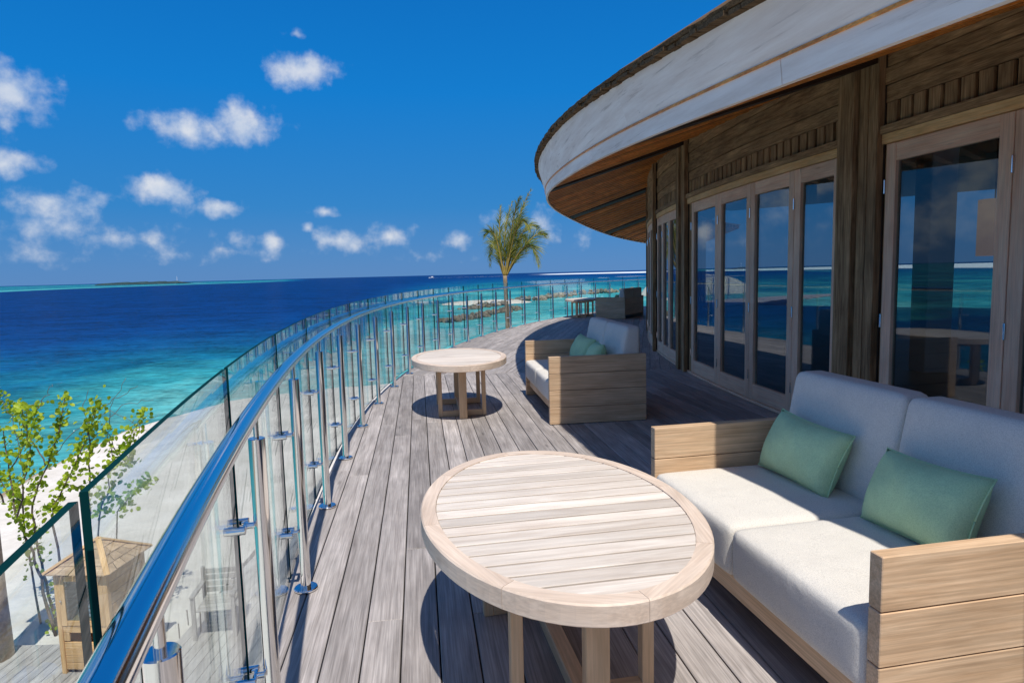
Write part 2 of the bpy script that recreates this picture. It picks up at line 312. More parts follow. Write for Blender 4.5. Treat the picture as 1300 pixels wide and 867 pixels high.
def sweep(pts, rads, seg=6):
    vs = []; fs = []; pts = [Vector(p) for p in pts]
    for i, p in enumerate(pts):
        t = (pts[min(i+1, len(pts)-1)]-pts[max(i-1, 0)]).normalized(); a = t.orthogonal().normalized() if i == 0 else (pa-t*pa.dot(t)).normalized()
        pa = a; b_ = t.cross(a)
        for k in range(seg):
            th = 2*math.pi*k/seg; vs.append(p+(a*math.cos(th)+b_*math.sin(th))*rads[i])
    for i in range(len(pts)-1):
        for k in range(seg):
            j = (k+1) % seg; fs.append((i*seg+k, i*seg+j, (i+1)*seg+j, (i+1)*seg+k))
    fs.append(tuple(range(seg))[::-1]); fs.append(tuple((len(pts)-1)*seg+k for k in range(seg)))
    return vs, fs
def rbox(l, w, h, r, n=10, puff=.0, side=0.):
    """rounded, slightly puffed cushion block centred on the origin"""
    bm = bmesh.new(); bmesh.ops.create_cube(bm, size=2); bmesh.ops.subdivide_edges(bm, edges=bm.edges, cuts=n, use_grid_fill=True)
    H = Vector((l/2, w/2, h/2)); I = Vector((H.x-r, H.y-r, H.z-r))
    def warp(t): return math.copysign(1-(1-abs(t))**1.7, t)
    for v in bm.verts:
        p = Vector((warp(v.co.x)*H.x, warp(v.co.y)*H.y, warp(v.co.z)*H.z)); q = Vector([max(-I[i], min(I[i], p[i])) for i in range(3)]); d = p-q
        if d.length > 1e-6: p = q+d.normalized()*r*min(1, 1)
        fx, fy, fz = 1-(p.x/H.x)**2, 1-(p.y/H.y)**2, 1-(p.z/H.z)**2
        p.z += math.copysign(puff*max(0, fx)**.6*max(0, fy)**.6, p.z)*(abs(p.z)/H.z)
        p.y += side*max(0, fx)**.6*max(0, fz)**.6*(p.y/H.y); p.x += side*.6*max(0, fy)**.6*max(0, fz)**.6*(p.x/H.x)
        v.co = p
    for f in bm.faces: f.smooth = True
    return bm
def bmobj(name, bm, mat, par=None, M=None):
    me = bpy.data.meshes.new(name); bm.to_mesh(me); bm.free(); me.materials.append(MT[mat]); return link(name, me, par, M)
def copy_tree(o, parent=None):
    c = o.copy(); COL.objects.link(c); c.parent = parent
    for ch in list(o.children): copy_tree(ch, c)
    return c
# ------------------------------------------------------------------ plan geometry
EC = Vector((27.924, 9.171)); RW = 25.43; RE = 27.36            # building: centre, wall radius, eave radius
RC = Vector((24.885, 8.3657)); RR = 26.4445; A0 = 3.391; DA = .0423   # balustrade arc
def W(deg, r, z): a = R_(deg); return Vector((EC.x+r*math.cos(a), EC.y+r*math.sin(a), z))
def Q(a, r, z): return Vector((RC.x+r*math.cos(a), RC.y+r*math.sin(a), z))
_ys = np.array([-8, 0, 2, 3, 4, 5, 6.8, 8, 10, 12, 14, 16.5, 18.8, 21.2, 23.4, 24.65, 32.]); _hs = np.array([2.05, 2.15, 2.22, 2.26, 2.31, 2.375, 2.45, 2.505, 2.61, 2.69, 2.735, 2.745, 2.66, 2.53, 2.43, 2.38, 2.2])
def he(deg):
    y = EC.y+RE*math.sin(R_(deg)); t = np.linspace(y-1.2, y+1.2, 9); return float(np.interp(t, _ys, _hs).mean())
SEA = -4.6; SANDZ = -3.8; LOW = -3.6
# ------------------------------------------------------------------ sea, beach
SHORE = [(-6, -60), (-9, -20), (-12, 2), (-14.2, 14), (-15.6, 21), (-15.9, 25.4), (-14.2, 31.4), (-9.2, 34.8), (0, 36.5), (14, 35), (34, 30), (70, 20), (120, 0)]
SH = np.array(SHORE, float)
def dshore(P):
    best = np.full(len(P), 1e9); sgn = np.ones(len(P))
    for a, b_ in zip(SH[:-1], SH[1:]):
        d = b_-a; t = np.clip(((P-a)@d)/(d@d), 0, 1); c = a+t[:, None]*d; e = P-c; dist = np.hypot(e[:, 0], e[:, 1])
        s = np.sign(d[0]*e[:, 1]-d[1]*e[:, 0]); m_ = dist < best; best[m_] = dist[m_]; sgn[m_] = s[m_]
    return best*sgn            # positive on the sea side
def sstep(a, b_, x): t = np.clip((x-a)/(b_-a), 0, 1); return t*t*(3-2*t)
nr, na = 330, 260
rr = 3*(40000/3)**(np.linspace(0, 1, nr)); aa = np.linspace(-2.2, 2.2, na)
PX = np.stack([np.outer(rr, np.sin(aa)), np.outer(rr, np.cos(aa))], -1).reshape(-1, 2)
ds = np.maximum(dshore(PX), 0); yy = np.maximum(PX[:, 1], 1); ar = PX[:, 0]/yy; rad = np.hypot(PX[:, 0], PX[:, 1])
Ls = 36+530*sstep(-.26, -.02, ar)
dep = 1-np.exp(-(ds/Ls)**1.25)
reef_y = 640+(ar+.78)/.455*860
reef = sstep(-.30, -.345, ar)*sstep(0, 250, PX[:, 1]-reef_y)*(PX[:, 1] > 50)*(1-sstep(3500, 9000, PX[:, 1])*.75)
dep = dep*(1-reef)+.30*reef
lip = sstep(-.32, -.40, ar)*sstep(-60, 60, PX[:, 1]-reef_y)*(1-sstep(120, 330, PX[:, 1]-reef_y))*(PX[:, 1] > 50)
dep = dep*(1-lip)+.06*lip
foam = .95*sstep(.035, .07, ar)*sstep(1350, 1500, PX[:, 1]+1500*(ar-.2))*(1-sstep(2400, 2900, PX[:, 1]))*(ar < 1.5)*(PX[:, 1] > 0)
fs = [(r*na+c, (r+1)*na+c, (r+1)*na+c+1, r*na+c+1) for r in range(nr-1) for c in range(na-1)]
sea = pyd('sea', np.c_[PX, np.full(len(PX), SEA)], fs, 'sea')
for nm, val in (('depth', dep), ('foam', foam)):
    at2 = sea.data.attributes.new(nm, 'FLOAT', 'POINT'); at2.data.foreach_set('value', val.astype(np.float32))
tag(sea, 'open sea, turquoise along the beach and navy out to the horizon', 'sea', kind='structure')
gx = np.r_[np.linspace(-24, 4, 90), np.linspace(6, 60, 28)]; gy = np.r_[np.linspace(-30, -2, 16), np.linspace(-1, 42, 120)]
GX, GY = np.meshgrid(gx, gy); PG = np.c_[GX.ravel(), GY.ravel()]; dg = -dshore(PG)
h = np.where(dg > 0, -4.62+.36*sstep(0, .9, dg)+.46*sstep(.7, 6., dg), -4.62+dg*.16)
h = h+.02*np.sin(GX.ravel()*1.7+np.sin(GY.ravel()*1.1)*2)*np.sin(GY.ravel()*1.3+1)*(dg > .6)
n2 = len(gx); fs = [(r*n2+c, r*n2+c+1, (r+1)*n2+c+1, (r+1)*n2+c) for r in range(len(gy)-1) for c in range(n2-1)]
bo = pyd('beach', np.c_[PG, h], fs, 'sand', smooth=True); tag(bo, 'white sand beach curving along the turquoise water below the terrace', 'beach', kind='structure')
# ------------------------------------------------------------------ terrace deck
def clip(poly, n, d):          # keep n.p <= d
    out = []
    for i in range(len(poly)):
        a = poly[i]; b_ = poly[(i+1) % len(poly)]; da = a[0]*n[0]+a[1]*n[1]-d; db = b_[0]*n[0]+b_[1]*n[1]-d
        if da <= 0: out.append(a)
        if (da < 0 < db) or (db < 0 < da):
            t = da/(da-db); out.append((a[0]+(b_[0]-a[0])*t, a[1]+(b_[1]-a[1])*t))
    return out
RIM = RR+.10
def clip_circle(poly):
    for a in np.arange(1.9, 3.9, .03):
        n = (math.cos(a), math.sin(a)); poly = clip(poly, n, n[0]*RC.x+n[1]*RC.y+RIM)
        if len(poly) < 3: return []
    return poly
def strip_mesh(outer, inner, z0, z1):
    vs = []; fs = []; n = len(outer)
    for o, i in zip(outer, inner): vs += [(o[0], o[1], z1), (i[0], i[1], z1), (o[0], o[1], z0), (i[0], i[1], z0)]
    for k in range(n-1):
        a = 4*k; b_ = a+4; fs += [(a, a+1, b_+1, b_), (a+2, b_+2, b_+3, a+3), (a, b_, b_+2, a+2), (a+1, a+3, b_+3, b_+1)]
    fs += [(0, 2, 3, 1), (4*n-4, 4*n-3, 4*n-1, 4*n-2)]
    return vs, fs
fr = np.linspace(0, 1, 70)
outer = [Q(3.80+(2.05-3.80)*t, RIM-.02, 0)[:2] for t in fr]; inner = [W(212+(128-212)*t, 24.6, 0)[:2] for t in fr]
vs, fs = strip_mesh(outer, inner, -.34, -.034)
deck = pyd('terrace_deck', vs, fs, 'black'); tag(deck, 'curved upper terrace floor of weathered grey timber boards', 'deck', kind='structure')
def plankmesh(poly, ang, org, th=.030, ch=.003):
    c, s = math.cos(-ang), math.sin(-ang); loc = [((x-org[0])*c-(y-org[1])*s, (x-org[0])*s+(y-org[1])*c) for x, y in poly]; n = len(loc)
    cx = sum(p[0] for p in loc)/n; cy = sum(p[1] for p in loc)/n
    def ins(p, d): q = Vector((cx-p[0], cy-p[1])); return (p[0]+math.copysign(min(d, abs(q.x)), q.x), p[1]+math.copysign(min(d, abs(q.y)), q.y))
    top = [ins(p, ch) for p in loc]
    vs = [(x, y, 0) for x, y in top]+[(x, y, -ch) for x, y in loc]+[(x, y, -th) for x, y in loc]
    fs = [tuple(range(n))]+[(i, n+i, n+(i+1) % n, (i+1) % n) for i in range(n)]+[(n+i, 2*n+i, 2*n+(i+1) % n, n+(i+1) % n) for i in range(n)]
    return vs, fs
PW = .1485
def area(p): return .5*abs(sum(p[i][0]*p[(i+1) % len(p)][1]-p[(i+1) % len(p)][0]*p[i][1] for i in range(len(p))))
def lay(deg, n0, n1, s0, s1, cuts, z, parent, mat, keep, plen=3.7, pw=PW, gap=.0058, single=True, circ=True):
    a = R_(deg); d = (math.cos(a), math.sin(a)); nn = (math.sin(a), -math.cos(a)); k = 0; allv = []; allf = []
    q = n0
    while q < n1:
        s = s0-random.random()*plen
        while s < s1:
            ln = plen*random.uniform(.75, 1.2); e = s+ln
            P4 = [(d[0]*u+nn[0]*v, d[1]*u+nn[1]*v) for u, v in ((s, q), (e-.003, q), (e-.003, q+pw-gap), (s, q+pw-gap))]
            s = e
            for (n, dd) in cuts:
                P4 = clip(P4, n, dd)
                if len(P4) < 3: break
            if len(P4) >= 3 and circ: P4 = clip_circle(P4)
            if len(P4) < 3 or area(P4) < .02: continue
            cxy = (sum(p[0] for p in P4)/len(P4), sum(p[1] for p in P4)/len(P4))
            if not keep(*cxy): continue
            vs, fs = plankmesh(P4, a, cxy); dz = random.uniform(-.0015, .0015)
            M = Matrix.Translation((cxy[0], cxy[1], z+dz)) @ Matrix.Rotation(a, 4, 'Z')
            if single: pyd('plank', vs, fs, mat, parent, M)
            else:
                o = len(allv); allv += [M @ Vector(v) for v in vs]; allf += [tuple(i+o for i in f) for f in fs]
        q += pw
    if not single: o = pyd('far_planks', allv, allf, mat, parent); o['kind'] = 'stuff'
kp = lambda x, y: math.hypot(x-EC.x, y-EC.y) > RW-.25
lay(98, -1.9, 4.3, -3, 10.3, [((0, 1), 9.45), ((0, -1), 3)], 0, deck, 'deck', kp)
nB = (math.cos(R_(157-90)), math.sin(R_(157-90)))
ang157 = (math.cos(R_(157+90)), math.sin(R_(157+90)))       # half-plane on the near side of the second mitre
cB = ((-ang157[0], -ang157[1]), -(ang157[0]*EC.x+ang157[1]*EC.y))
lay(78, -4.6, 1.0, 8, 23, [((0, -1), -9.456), cB], 0, deck, 'deck', kp)
lay(55, -15, -4, 8, 42, [(ang157, ang157[0]*EC.x+ang157[1]*EC.y-.005)], 0, deck, 'deck', kp, single=False)
lay(98, 0, 8, -9, -3, [((0, 1), -3.006)], 0, deck, 'deck', kp, single=False) if False else None
# ------------------------------------------------------------------ balustrade
bal = empty('glass_balustrade', (0, 0, 0)); tag(bal, 'curved balustrade of clear glass panels on polished steel posts with steel handrail', 'balustrade')
K0, K1 = -3, 30
aas = np.linspace(A0-DA*K0, A0-DA*K1, 240)
vs, fs = sweep([Q(a, RR, 1.0804) for a in aas], [.0235]*len(aas), 14); pyd('handrail', vs, fs, 'steel', bal, smooth=True)
def post(k):
    a = A0-DA*k; c, s = math.cos(a), math.sin(a); M = Matrix.Translation(Q(a, RR, 0)) @ Matrix.Rotation(a, 4, 'Z')
    o = link('post', cyl_mesh(.985, .0235, 'steel', 20, None, .002), bal, M @ frame_m((0, 0, .012), (0, 0, .997), (1, 0, 0)))
    inv = o.matrix_basis.inverted()
    def sub(nm, me, Ml): link(nm, me, o, inv @ (M @ Ml))
    sub('flange', cyl_mesh(.014, .055, 'steel', 20, None, .004), frame_m((0, 0, .0), (0, 0, .014), (1, 0, 0)))
    sub('stem', cyl_mesh(.07, .0075, 'steel', 10), frame_m((0, 0, .995), (0, 0, 1.065), (1, 0, 0)))
    for z in (.28, .74):       # spider clamp: bar along the tangent, four barrels gripping two panels
        sub('clamp', clamp_me, Matrix.Translation((0, 0, z)))
bm = bmesh.new()
def addcyl(bm, p0, p1, r, seg=10):
    me = cyl_mesh((Vector(p1)-Vector(p0)).length, r, 'clamp', seg, None, .0015); t = me.copy(); d = Vector(p1)-Vector(p0)
    t.transform(frame_m(p0, p1, (0, 0, 1) if abs(d.normalized().z) < .9 else (1, 0, 0))); bm.from_mesh(t); bpy.data.meshes.remove(t)
addcyl(bm, (.02, 0, 0), (.048, 0, 0), .009); addcyl(bm, (.046, -.034, 0), (.046, .034, 0), .0075)
for s in (-1, 1): addcyl(bm, (.040, s*.034, 0), (.098, s*.034, 0), .0125, 12)
clamp_me = bpy.data.meshes.new('clamp'); bm.to_mesh(clamp_me); bm.free(); clamp_me.materials.append(MT['clamp'])
for p in clamp_me.polygons: p.use_smooth = len(p.vertices) == 4
for k in range(K0, K1+1): post(k)
gap = .018/RR
for k in range(K0, K1):
    a0, a1 = A0-DA*k-gap, A0-DA*(k+1)+gap; n = 5; vs = []; fs = []; mi = []
    am = (a0+a1)/2; Mo = Matrix.Translation(Q(am, RR+.07, 0)) @ Matrix.Rotation(am, 4, 'Z'); inv = Mo.inverted()
    for i in range(n+1):
        a = a0+(a1-a0)*i/n
        for r, z in ((.066, .05), (.076, .05), (.076, 1.2019), (.066, 1.2019)): vs.append(inv @ Q(a, RR+r, z))
    for i in range(n):
        p = 4*i; q = p+4
        fs += [(p, p+3, q+3, q), (p+1, q+1, q+2, p+2), (p+2, q+2, q+3, p+3), (p, q, q+1, p+1)]; mi += [0, 0, 1, 1]
    fs += [(0, 1, 2, 3), (4*n, 4*n+3, 4*n+2, 4*n+1)]; mi += [1, 1]
    o = pyd('glass_panel', vs, fs, None, bal, Mo); o.data.materials.append(MT['glass']); o.data.materials.append(MT['edge'])
    o.data.polygons.foreach_set('material_index', mi)
# ------------------------------------------------------------------ building
bld = empty('restaurant_building', W(184, RW, 0)); tag(bld, 'curved dark timber restaurant pavilion with folding glass doors and sweeping roof', 'building')
BI = bld.matrix_basis.inverted(); bpy.context.view_layer.update(); BI = Matrix.Translation(-W(184, RW, 0))
def arc_board(name, par, a0, a1, r, z0, z1, th, mat, seg=None, lean=0., base=None):
    """board following the wall arc; z0,z1 may be functions of the angle; r is the outer face"""
    am = (a0+a1)/2; seg = seg or max(2, int(abs(a1-a0)/1.2)+1)
    Mo = BI @ Matrix.Translation(W(am, r, 0)) @ Matrix.Rotation(R_(am+90), 4, 'Z'); inv = (Matrix.Translation(W(am, r, 0)) @ Matrix.Rotation(R_(am+90), 4, 'Z')).inverted()
    f0 = z0 if callable(z0) else (lambda a: z0); f1 = z1 if callable(z1) else (lambda a: z1); zc = (f0(am)+f1(am))/2
    Mo = Mo @ Matrix.Translation((0, 0, zc)); vs = []; fs = []
    for i in range(seg+1):
        a = a0+(a1-a0)*i/seg
        for q, z in ((r-th, f0(a)), (r, f0(a)), (r+lean, f1(a)), (r+lean-th, f1(a))):
            p = inv @ W(a, q, z); vs.append((p.x, p.y, p.z-zc))
    for i in range(seg):
        p = 4*i; q = p+4; fs += [(p+j, p+(j+1) % 4, q+(j+1) % 4, q+j) for j in range(4)]
    fs += [(3, 2, 1, 0), (4*seg, 4*seg+1, 4*seg+2, 4*seg+3)]
    if par is not bld: Mo = par.matrix_basis.inverted() @ Mo
    return pyd(name, vs, fs, mat, par, Mo)
def vboard(name, par, deg, r, z0, z1, w, th, mat):
    """upright board centred at an angle of the wall, r = outer face"""
    a = R_(deg); n = Vector((math.cos(a), math.sin(a), 0)); p0 = W(deg, r-th/2, z0); p1 = W(deg, r-th/2, z1)
    M = BI @ frame_m(p0, p1, n)
    if par is not bld: M = par.matrix_basis.inverted() @ M
    return link(name, box_mesh(z1-z0, w, th, mat, .003), par, M)
def mdeg(w): return math.degrees(w/RW)
SOFR = .70
def sof(deg, r): return he(deg)+.03+SOFR*(RE-r)/(RE-RW)
POSTS = [146.6, 155.9, 165.2, 174.35, 179.55, 188.9, 198.35, 207.7]
for pd in POSTS:
    zt = sof(pd, RW)-.01; n = 4 if pd not in (174.35,) else 2
    vboard('post_core', bld, pd, RW+.02, .0, zt, .122*n-.01, .16, 'beam')
    for i in range(n):
        off = (i-(n-1)/2)*.122
        vboard('post_board', bld, pd+mdeg(off), RW+.075+(.02 if i in (1,) else 0)-(.012 if i == 2 else 0), .0, zt-.02, .100, .06, 'dark')
SPL = {(179.55, 188.9): [180.5, 182.83, 184.85, 186.82, 188.36], (188.9, 198.35): [189.5, 191.8, 193.85, 195.85, 197.75], (174.35, 179.55): [174.72, 176.1, 177.4, 178.75]}
for b0, b1 in zip(POSTS[:-1], POSTS[1:]):
    sp = SPL.get((b0, b1), [b0+.6+(b1-b0-1.2)*i/4 for i in range(5)])
    e0, e1 = sp[0], sp[-1]; hw = mdeg(.245) if b0 != 174.35 else mdeg(.125); hw1 = mdeg(.245) if b1 != 174.35 else mdeg(.125)
    w0, w1 = b0+hw*.95, b1-hw1*.95
    arc_board('header', bld, w0, w1, RW+.035, 2.335, 2.405, .10, 'yellow'); arc_board('trim', bld, w0, w1, RW+.055, 2.408, 2.465, .12, 'dark')
    arc_board('backing', bld, w0, w1, RW-.02, 2.47, 2.64, .04, 'beam')
    nb = int(R_(w1-w0)*RW/.128); st = (w1-w0)/nb
    for i in range(nb): vboard('batten', bld, w0+st*(i+.5), RW+.012+random.uniform(-.003, .003), 2.469, 2.632, .100, .03, 'dark')
    z = 2.636; i = 0
    while z < 3.6:
        z1 = z+.128; c0 = (w0+w1)/2
        lo = (lambda a, z=z: min(z, sof(a, RW)-.012)); hi = (lambda a, z1=z1: min(z1-.008, sof(a, RW)-.006))
        if any(z < sof(a, RW)-.03 for a in (w0, c0, w1)):
            arc_board('siding_board', bld, w0, w1, RW+.012+.010*(i % 2), lo, hi, .035, 'dark', 10)
        z = z1; i += 1
    arc_board('wall_lining', bld, w0, w1, RW-.025, 2.635, lambda a: sof(a, RW)-.02, .02, 'black', 10)
    # jambs and threshold
    for e, sg in ((w0, 1), (w1, -1)):
        g_ = abs((e0 if sg > 0 else e1)-e)*R_(1)*RW
        if g_ > .03: vboard('jamb', bld, (e+(e0 if sg > 0 else e1))/2, RW+.004, .0, 2.334, g_-.006, .08, 'dark')
    arc_board('threshold', bld, w0, w1, RW+.03, .002, .028, .13, 'frame')
    for d0, d1 in zip(sp[:-1], sp[1:]):
        A = W(d0, RW, 0); B = W(d1, RW, 0); t = (B-A).normalized(); n = Vector((-t.y, t.x, 0)); n = n if n.dot(A-EC.to_3d()) > 0 else -n
        ln = (B-A).length-.006; org = (A+B)/2; dr = empty('door'); dr.parent = bld; Md = Matrix.Identity(4)
        for q in range(3): Md[q][0] = t[q]; Md[q][1] = -n[q]; Md[q][2] = (0, 0, 1)[q]; Md[q][3] = org[q]
        if Md.to_3x3().determinant() < 0:
            for q in range(3): Md[q][0] = -Md[q][0]
        dr.matrix_basis = BI @ Md; sw = .095 if ln > .6 else .07; z0, z1 = .034, 2.328; T = .05
        for s in (-1, 1): board('stile', dr, (s*(ln/2-sw/2), 0, z0), (s*(ln/2-sw/2), 0, z1), sw, T, (0, -1, 0), 'frame')
        board('top_rail', dr, (-ln/2+sw, 0, z1-.065), (ln/2-sw, 0, z1-.065), .13, T-.004, (0, -1, 0), 'frame')
        board('bottom_rail', dr, (-ln/2+sw, 0, z0+.085), (ln/2-sw, 0, z0+.085), .17, T-.004, (0, -1, 0), 'frame')
        board('glass_pane', dr, (-ln/2+sw-.01, .008, (z0+.17+z1-.13)/2), (ln/2-sw+.01, .008, (z0+.17+z1-.13)/2), z1-z0-.29, .010, (0, -1, 0), 'pane', 0)
        for z in (.30, 1.02, 2.02): rod('hinge', dr, (-ln/2-.001, -.03, z-.05), (-ln/2-.001, -.03, z+.05), .008, 'steel', 8)
# roof
roof = empty('roof'); roof.parent = bld
DEG0, DEG1 = 138, 211
edges = list(np.arange(DEG0, DEG1, 6.1))+[DEG1]
def ftop(a):
    y = EC.y+RE*math.sin(R_(a)); return he(a)+float(np.interp(y, [0, 3, 4.7, 6.8, 12, 25], [.315, .345, .40, .46, .47, .40]))
for i, (a0, a1) in enumerate(zip(edges[:-1], edges[1:])):
    arc_board('fascia_board', roof, a0+.006, a1-.006, RE, lambda a: he(a), lambda a: he(a)+.118, .03, 'fascia', 8, .012)
    o = arc_board('fascia_board', roof, a0+2.2, a1+2.2 if a1 < DEG1 else a1, RE+.014, lambda a: he(a)+.124, lambda a: ftop(a), .03, 'fascia', 8, .10) if a0+2.2 < a1 else None
arc_board('fascia_bead', roof, DEG0, DEG1, RE+.022, lambda a: he(a)+.112, lambda a: he(a)+.126, .02, 'soffit', 80)
# shingle roof skin above, with a ragged doubled edge
nA = 420; vs = []; fs = []; prof = [(27.36, .0), (27.525, -.008), (27.535, .014), (26.6, .60), (25, 1.45), (20, 3.6), (12, 5.4)]
for i in range(nA+1):
    a = DEG0+(DEG1-DEG0)*i/nA; jag = random.uniform(-.004, .004)
    for j, (r, dz) in enumerate(prof): p = W(a, r+(jag if j in (1, 2) else 0), ftop(a)+.035+dz+(jag*.6 if j in (1, 2) else 0)); vs.append(BI @ p)
npf = len(prof)
for i in range(nA):
    for j in range(npf-1): fs.append((i*npf+j, i*npf+j+1, (i+1)*npf+j+1, (i+1)*npf+j))
pyd('shingle_skin', vs, fs, 'thatch', roof)
for q, (r0, r1, dz) in enumerate(((27.30, 27.53, -.018),)):
    a = DEG0
    vs = []; fs = []
    while a < DEG1:
        w = random.uniform(.16, .34); ex = random.uniform(-.02, .012); zj = random.uniform(-.006, .006); b_ = a+w-.02
        pts = [W(x, r, ftop(x)+dz+.03+h+zj) for h in (-.012, .012) for x, r in ((a, r0), (b_, r0), (b_, r1+ex), (a, r1+ex))]
        o = len(vs); vs += [BI @ p for p in pts]; fs += [tuple(o+i for i in f) for f in ((0, 3, 2, 1), (4, 5, 6, 7), (0, 1, 5, 4), (1, 2, 6, 5), (2, 3, 7, 6), (3, 0, 4, 7))]; a += w
    o = pyd('edge_shingles', vs, fs, 'thatch', roof); o['kind'] = 'stuff'
# soffit of radial boards, rafters and dark beams
def radial(name, deg, wdeg, r0, r1, dz0, dz1, mat, dzo=None):
    Mo = Matrix.Translation(W(deg, (r0+r1)/2, he(deg)+.3)) @ Matrix.Rotation(R_(deg), 4, 'Z'); inv = Mo.inverted(); vs = []
    for r in (r0, r1):
        for a in (deg-wdeg/2, deg+wdeg/2):
            for dz in ((dz0 if r == r0 or dzo is None else dzo), dz1): vs.append(inv @ W(a, r, sof(a, r)+dz))
    fs = [(0, 1, 3, 2), (4, 6, 7, 5), (0, 2, 6, 4), (1, 5, 7, 3), (0, 4, 5, 1), (2, 3, 7, 6)]
    return pyd(name, vs, fs, mat, roof, BI @ Mo)
BEAMS = (155.9, 165.2, 179.55, 188.9, 198.35); bw = math.degrees(.46/26.5)
a = DEG0+.2; i = 0; wd = math.degrees(.33/26.5)
while a < DEG1-.2:       # deep slats with dark gaps between them
    if all(abs(a-p) > bw/2+wd*.4 for p in BEAMS): radial('soffit_slat', a, wd*.30, RW-.12, RE-.034, -.105, .014, 'soffit', -.034)
    a += wd; i += 1
arc_n = np.linspace(DEG0, DEG1, 90); vs = []; fs = []
for a in arc_n:
    for r, dz in ((RW-.14, .016), (RE-.033, .016), (RE-.033, .04), (RW-.14, .04)): vs.append(BI @ W(a, r, sof(a, r)+dz))
for i in range(89): fs += [(4*i+k, 4*i+(k+1) % 4, 4*i+4+(k+1) % 4, 4*i+4+k) for k in range(4)]
pyd('soffit_lining', vs, fs, 'sofline', roof)
for p in BEAMS: radial('roof_beam', p, bw, RW+.08, RE-.045, -.13, .011, 'beam', -.036)
# interior
ind = empty('dining_room', W(184, 20, 0)); II = Matrix.Translation(-W(184, 20, 0)); tag(ind, 'dim dining room seen through the folding glass doors', 'room')
fr = np.linspace(140, 210, 40)
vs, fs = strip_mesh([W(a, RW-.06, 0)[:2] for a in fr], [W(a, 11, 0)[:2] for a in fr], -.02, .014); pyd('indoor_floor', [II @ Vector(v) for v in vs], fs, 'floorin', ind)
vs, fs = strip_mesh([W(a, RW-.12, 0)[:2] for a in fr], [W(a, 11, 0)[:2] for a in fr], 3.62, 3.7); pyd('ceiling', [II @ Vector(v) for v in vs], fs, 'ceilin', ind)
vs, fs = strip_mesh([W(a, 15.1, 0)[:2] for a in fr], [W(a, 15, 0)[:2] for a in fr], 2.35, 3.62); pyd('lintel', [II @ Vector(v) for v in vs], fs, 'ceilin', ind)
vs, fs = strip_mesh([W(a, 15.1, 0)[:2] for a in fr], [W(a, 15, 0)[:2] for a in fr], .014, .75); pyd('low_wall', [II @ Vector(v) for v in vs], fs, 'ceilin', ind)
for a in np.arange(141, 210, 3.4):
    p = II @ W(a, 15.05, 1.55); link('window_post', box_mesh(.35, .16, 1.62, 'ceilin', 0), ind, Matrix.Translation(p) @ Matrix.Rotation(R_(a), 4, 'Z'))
link('column', box_mesh(.34, .34, 3.6, 'plaster', .01), ind, Matrix.Translation(II @ W(187.9, 23.4, 1.82)))
link('column', box_mesh(.34, .34, 3.6, 'plaster', .01), ind, Matrix.Translation(II @ W(181.5, 22.4, 1.82)))
def lamp(p, r, h, lab):
    t = empty('pendant_lamp', p); tag(t, lab, 'lamp')
    vs = [(r*math.cos(2*math.pi*i/28), r*math.sin(2*math.pi*i/28), z) for z in (0, h) for i in range(28)]
    pyd('lamp_shade', vs, [(i, (i+1) % 28, 28+(i+1) % 28, 28+i) for i in range(28)], 'shade', t, smooth=True)
    rod('cord', t, (0, 0, h-.02), (0, 0, 3.62-p.z), .006, 'black', 6); rod('frame_ring', t, (-r, 0, h-.03), (r, 0, h-.03), .004, 'black', 6)
lamp(W(187.35, 23.6, 1.50), .13, .52, 'tall linen pendant shade hanging behind the first door past the wide post')
lamp(W(189.6, 20.4, 1.55), .16, .36, 'short linen pendant shade deeper inside the dining room')
# bush outside the far windows of the room
def leafcloud(name, centres, n, size, mat, par, M=None):
    vs = []; fs = []
    for _ in range(n):
        c, rad_ = random.choice(centres); d = Vector(rng.normal(size=3)); d = d.normalized()*random.random()**.4*rad_; p = Vector(c)+d
        x = Vector(rng.normal(size=3)).normalized(); y = x.orthogonal().normalized(); s = size*random.uniform(.6, 1.3); o = len(vs)
        vs += [p-x*s, p+y*s*.42+x*.1*s, p+x*s, p-y*s*.42+x*.1*s]; fs.append((o, o+1, o+2, o+3))
    o = pyd(name, vs, fs, mat, par, M); o['kind'] = 'stuff'; return o
gb = empty('garden_shrub', W(176, 12.2, -3.7)); tag(gb, 'sunlit green shrub outside the far windows of the dining room', 'shrub')
rod('trunk', gb, (0, 0, 0), (0, 0, 4.6), .12, 'bark', 8, .05); leafcloud('leaves', [((0, 0, 5.2), 1.3), ((-.6, 1.6, 4.8), 1.1), ((.3, -1.7, 4.9), 1.1)], 1500, .22, 'leaf', gb)
# lower storey under the terrace
ls = empty('lower_storey', W(180, 25, SANDZ)); tag(ls, 'plain timber-clad storey below the terrace boards', 'building'); LI = Matrix.Translation(-W(180, 25, SANDZ))
vs, fs = strip_mesh([W(a, 25.9, 0)[:2] for a in fr], [W(a, 25.7, 0)[:2] for a in fr], SANDZ-.15, -.345); pyd('wall', [LI @ Vector(v) for v in vs], fs, 'dark', ls)
for k in range(-2, 30, 4):
    p = Q(A0-DA*k, RR-.35, 0); rod('support_post', ls, LI @ Vector((p.x, p.y, SANDZ-.3)), LI @ Vector((p.x, p.y, -.342)), .11, 'column', 12)
